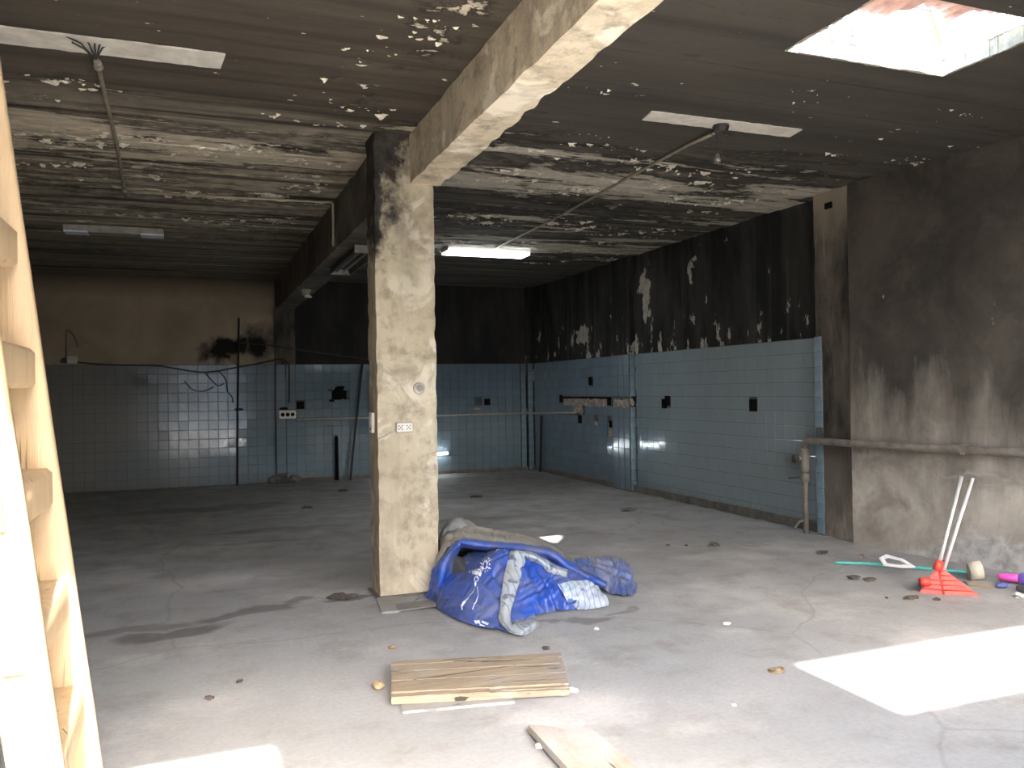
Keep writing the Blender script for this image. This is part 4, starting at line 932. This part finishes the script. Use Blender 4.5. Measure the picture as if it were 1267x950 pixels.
quad_board('weathered_board', 'weathered split plywood board lying in front of the tarpaulin', [(.865, 3.885), (1.690, 3.655), (1.875, 4.165), (.985, 4.405)], .016, .056, M_board, 'board',
           [(.0, .10, .90, .0, .45), (.035, .10, .86, .62, .0), (.102, .40, 1.0, 0, .0), (.402, .66, .985, .0, .0), (.662, .86, .995, .0, .02), (.862, .985, .96, .0, .0)], 4, M_boardedge,
           [(.00, .66, .13, .016), (.00, .60, .16, .012), (.10, .46, .11, .007), (.36, .86, .14, .022), (.44, .83, .22, .016), (.52, .80, .30, .012), (.72, .60, .26, .010), (.30, .93, .35, .012), (.62, .22, .38, .012), (.14, .30, .28, .006), (.90, .52, .08, .02)])
quad_board('thin_board', 'thin grey board mostly hidden beneath the plywood board', [(.895, 3.79), (1.42, 3.70), (1.60, 4.2), (.99, 4.3)], .001, .014, M_greyboard, seed=7)
tag(MB().lump((.86, 4.16, .018), .05, (.6, 1, .45), 3).build('wood_offcut', M_boardedge), 'small splintered wood chip at left end of plywood board', 'wood chip')
t3 = thing('dusty_board', 'thick dust covered board with a notched end nearest the viewer', 'board', (1.45, 2.8, 0))
MB().prism([(1.30 - 1.45, 2.2 - 2.8), (1.555 - 1.45, 2.2 - 2.8), (1.575 - 1.45, 3.09 - 2.8), (1.572 - 1.45, 3.245 - 2.8), (1.535 - 1.45, 3.185 - 2.8), (1.50 - 1.45, 3.20 - 2.8), (1.47 - 1.45, 3.215 - 2.8), (1.445 - 1.45, 3.262 - 2.8), (1.40 - 1.45, 3.30 - 2.8), (1.342 - 1.45, 3.335 - 2.8)], 'z', .018, .05).build('panel', M_dustboard, t3)
MB().prism([(1.32 - 1.45, 2.2 - 2.8), (1.555 - 1.45, 2.2 - 2.8), (1.578 - 1.45, 3.25 - 2.8), (1.352 - 1.45, 3.29 - 2.8)], 'z', .0, .017).build('lower_layer', plain('dark_board_core', (.13, .11, .09), .9), t3)
tag(MB().lump((1.335, 3.20, .012), .016, (1, 1.6, .7), 8).build('paint_chip', M_grit), 'bright white chip beside the notched dusty board', 'chip')
quad_board('cement_plate', 'pale cement plate lying at the foot of the column', [(1.178, 5.55), (1.29, 5.535), (1.53, 5.86), (1.225, 5.93)], .0, .014, M_greyboard, 'plate', seed=11)
quad_board('rubber_offcut', 'dark flat offcut between column plate and tarpaulin', [(1.285, 5.51), (1.60, 5.53), (1.61, 5.70), (1.31, 5.69)], .015, .022, plain('dark_grey_rubber', (.16, .15, .14), .8), 'offcut', seed=12)

# ---------------------------------------------------------------- red dustpan and litter by the right wall
dp = thing('dustpan', 'red plastic dustpan with two tall aluminium handles by right wall', 'dustpan', (5.0, 4.42, 0))
AP, LB, RB, BK = Vector((-.02, .03, .19)), Vector((-.15, .08, .0)), Vector((.135, -.17, .0)), Vector((.14, .19, .0))
FL = Vector((-.02, -.01, .0))
pan = MB(); ns = 7
def face(a, b, c, thick):
    n = (b - a).cross(c - a).normalized() * thick; pan.add([a, b, c, a + n, b + n, c + n], [(0, 1, 2), (5, 4, 3), (0, 3, 4, 1), (1, 4, 5, 2), (2, 5, 3, 0)])
face(AP, FL + Vector((-.02, -.02, 0)), RB, .004); face(AP, LB, FL + Vector((-.02, -.02, 0)), .004); face(AP, RB, BK, .004); face(LB, BK, RB, .004); face(AP, BK, LB, .004)
pan.build('pan', M_red, dp)
F0 = FL + Vector((-.02, -.02, 0)); nrm = (F0 - AP).cross(RB - AP).normalized()
if nrm.y > 0: nrm = -nrm
for k in range(1, 6):
    t = k / 6; a = AP.lerp(F0, t) + nrm * .006; b = AP.lerp(RB, t) + nrm * .006; MB().tube([a, a.lerp(b, .5) + nrm * .002, b], .006, 6).build('rib', M_red, dp, True)
nr2 = (LB - AP).cross(F0 - AP).normalized()
if nr2.x > 0: nr2 = -nr2
for k in (3, 4, 5):
    t = k / 6; a = AP.lerp(LB, t) + nr2 * .005; b = AP.lerp(F0, t) + nr2 * .005; MB().tube([a, b], .006, 6).build('rib', M_red, dp, True)
MB().tube([AP, F0], .011, 8).build('spine', M_red, dp, True); MB().tube([LB + Vector((.0, -.005, .075)), LB + Vector((.055, -.03, .08))], .032, 12).build('hinge_barrel', M_red, dp, True); MB().tube([AP + Vector((-.015, 0, -.03)), AP + Vector((.012, .0, .035))], [.034, .026], 12).build('socket', M_red, dp, True)
for (a, b) in ((Vector((-.03, .03, .16)), Vector((.245, .05, .815))), (Vector((.0, .01, .15)), Vector((.295, .0, .805)))): MB().tube([a, b], .0125, 12).build('handle', M_chrome, dp, True)
tag(MB().tube(curve([(5.00, 5.50, .012), (5.25, 5.32, .012), (5.50, 5.02, .012), (5.70, 4.72, .012)], 6), .012, 8).build('plastic_rod', M_teal, None, True), 'long teal plastic rod lying on floor behind the dustpan', 'rod')
hx = thing('plastic_ring', 'white six sided plastic ring lying over the teal rod', 'ring', (5.32, 5.17, .045), None, (.35, -.1, .2))
ring_o = [(-.14, .02), (-.08, .10), (.03, .11), (.10, .0), (.085, -.12), (-.03, -.07)]; ring_i = [(x * .66 - .004, y * .64 + .004) for x, y in ring_o]; rg_ = MB(); n6 = 6
rg_.add([(x, y, 0) for x, y in ring_o] + [(x, y, 0) for x, y in ring_i] + [(x, y, .012) for x, y in ring_o] + [(x, y, .012) for x, y in ring_i],
        [f for i in range(6) for f in ((i, (i + 1) % 6, 6 + (i + 1) % 6, 6 + i), (12 + i, 18 + i, 18 + (i + 1) % 6, 12 + (i + 1) % 6), (i, 12 + i, 12 + (i + 1) % 6, (i + 1) % 6), (6 + i, 6 + (i + 1) % 6, 18 + (i + 1) % 6, 18 + i))])
rg_.build('ring', plain('white_plastic_sheet', (.70, .71, .72), .4), hx)
tr = thing('tape_roll', 'beige tape roll with dark core lying by right wall', 'roll', (5.54, 4.62, .07))
ax = Vector((.75, -.55, .15)).normalized() * .045
def tor(c, a, ro, ri):
    mb = MB(); u = a.orthogonal().normalized(); w = a.normalized().cross(u); n = 24
    for (s_, r) in ((-1, ro), (1, ro), (1, ri), (-1, ri)):
        for k in range(n): t = 2 * math.pi * k / n; mb.v.append(tuple(c + a * s_ + (u * math.cos(t) + w * math.sin(t)) * r))
    for q in range(4):
        for k in range(n): mb.f.append((q * n + k, q * n + (k + 1) % n, ((q + 1) % 4) * n + (k + 1) % n, ((q + 1) % 4) * n + k))
    return mb
tor(Vector((0, 0, 0)), ax, .07, .045).build('roll', plain('beige_tape', (.50, .46, .36), .5), tr, True); MB().tube([-ax * .6, ax * .6], .044, 18).build('core', plain('slate_blue_plastic', (.06, .07, .11), .6), tr)
pb = thing('plastic_bottle', 'purple bottle with pink cap lying at the right wall', 'bottle', (5.72, 4.34, .045))
d = Vector((-.55, .80, 0)).normalized()
MB().tube([d * -.14, d * -.13, d * .03, d * .05], [.03, .045, .045, .03], 16).build('body', plain('purple_plastic', (.16, .10, .42), .3), pb, True); MB().tube([d * .05, d * .07, d * .17, d * .18], [.024, .033, .026, .018], 16).build('cap', plain('pink_plastic', (.62, .08, .36), .3), pb, True)
tag(MB().lump((5.50, 4.36, .02), .045, (1.2, .8, .45), 4).build('crumpled_bag', plain('blue_violet_film', (.10, .12, .34), .3)), 'small crumpled blue plastic bag below purple bottle', 'bag')
gd = thing('rubber_disc', 'dark grey rubber disc lying at the right frame edge', 'disc', (5.56, 4.20, .0))
MB().tube([(0, 0, 0), (0, 0, .006), (0, 0, .03), (0, 0, .038)], [.07, .08, .08, .07], 22).build('tyre', plain('grey_rubber', (.10, .095, .10), .7), gd, True); MB().tube([(0, 0, .036), (0, 0, .043)], .03, 14).build('hub', M_galv, gd)
quad_board('cardboard_scrap', 'flat brown cardboard scrap between dustpan and tape roll', [(5.33, 4.50), (5.40, 4.36), (5.50, 4.44), (5.42, 4.62)], .0, .01, plain('brown_cardboard', (.30, .25, .185), .9), 'cardboard', seed=31)
# ---------------------------------------------------------------- crumbs of rubble on the floor
for (x, y, r, m, sx, lab) in [
    (1.08, 4.78, .022, M_brownrub, 1.2, 'brown clod on floor above left end of plywood board'), (1.89, 4.40, .022, M_rubble, 1.0, 'dark stone touching the right back corner of plywood board'),
    (2.33, 4.63, .020, M_grit, .8, 'pale pebble on floor below the printed end of tarpaulin'), (1.745, 3.74, .022, M_grit, 1.2, 'white plaster crumbs at right corner of plywood board'),
    (4.58, 6.61, .035, M_rubble, 1.6, 'dark clod in open floor left of the water pipe'), (4.19, 6.80, .018, M_rubble, 1.1, 'small dark crumb behind the tarpaulin tail'), (4.34, 6.72, .016, M_rubble, 1.0, 'smaller dark crumb between tarpaulin tail and clod'),
    (5.21, 5.89, .036, M_rubble, 1.5, 'dark clod near the floor end of water pipe'), (4.75, 5.03, .038, M_rubble, 1.4, 'dark double clod left below the white plastic ring'), (4.81, 4.93, .032, M_rubble, 1.7, 'dark flat clod just below the white plastic ring'),
    (4.52, 4.48, .012, M_rubble, 1.0, 'tiny dark crumb left below the red dustpan'), (4.66, 4.40, .030, M_rubble, 1.9, 'long dark crumb directly below the red dustpan'), (4.79, 4.30, .022, M_rubble, 1.5, 'dark crumb right below the red dustpan'),
    (.06, 4.36, .020, M_rubble, 1.2, 'small dark crumb on pale floor near the ladder'), (.215, 4.55, .015, M_rubble, 1.2, 'tiny dark crumb on floor farther from the ladder'), (2.12, 12.61, .045, M_rubble, 1.8, 'dark debris on far floor left of the column'), (1.38, 10.99, .04, M_rubble, 1.8, 'dark scrap on far floor below the tiled pilaster'),
    (3.73, 11.02, .05, M_rubble, 1.9, 'dark scrap on far floor right of the column'), (3.13, 4.40, .018, M_grit, 1.4, 'pale plaster crumb on floor left of the sunlit patch'), (2.84, 3.56, .030, M_brownrub, 1.4, 'brown scrap at the left tip of the sunlit patch'),
    (2.36, 3.27, .012, M_grit, 1.2, 'tiny white crumb on the near floor below sunlit patch'), (5.36, 4.12, .035, M_grit, 1.0, 'cream lump on floor at the right frame edge'), (.995, 6.09, .05, M_rubble, 2.0, 'dark muddy clump on floor left of the column'), (4.95, 8.9, .05, M_foot, 2.0, 'grey clod at the foot of right tiles'), (5.42, 5.62, .03, M_brownrub, 1.2, 'brown stone by the wall above the white ring')]:
    tag(MB().lump((x, y, r * .30), r, (sx, 1, .5), x * 3 + y, 2, .85).build('rubble_crumb', m), lab, 'rubble')

# ---------------------------------------------------------------- groups of look-alike things
GROUPS = {'rubble_crumb': 'crumbs of rubble on the floor', 'ceiling_conduit': 'conduits on the ceiling', 'loose_wire': 'loose wires over the back tiles', 'roof_sheet': 'roof sheets over the opening',
          'ceiling_light': 'ceiling lights', 'ceiling_beam': 'ceiling beams', 'rubble_heap': 'rubble heaps by the pilaster'}
for o in COL.objects:
    k = o.name.split('.')[0]
    if o.parent is None and k in GROUPS: o['group'] = GROUPS[k]
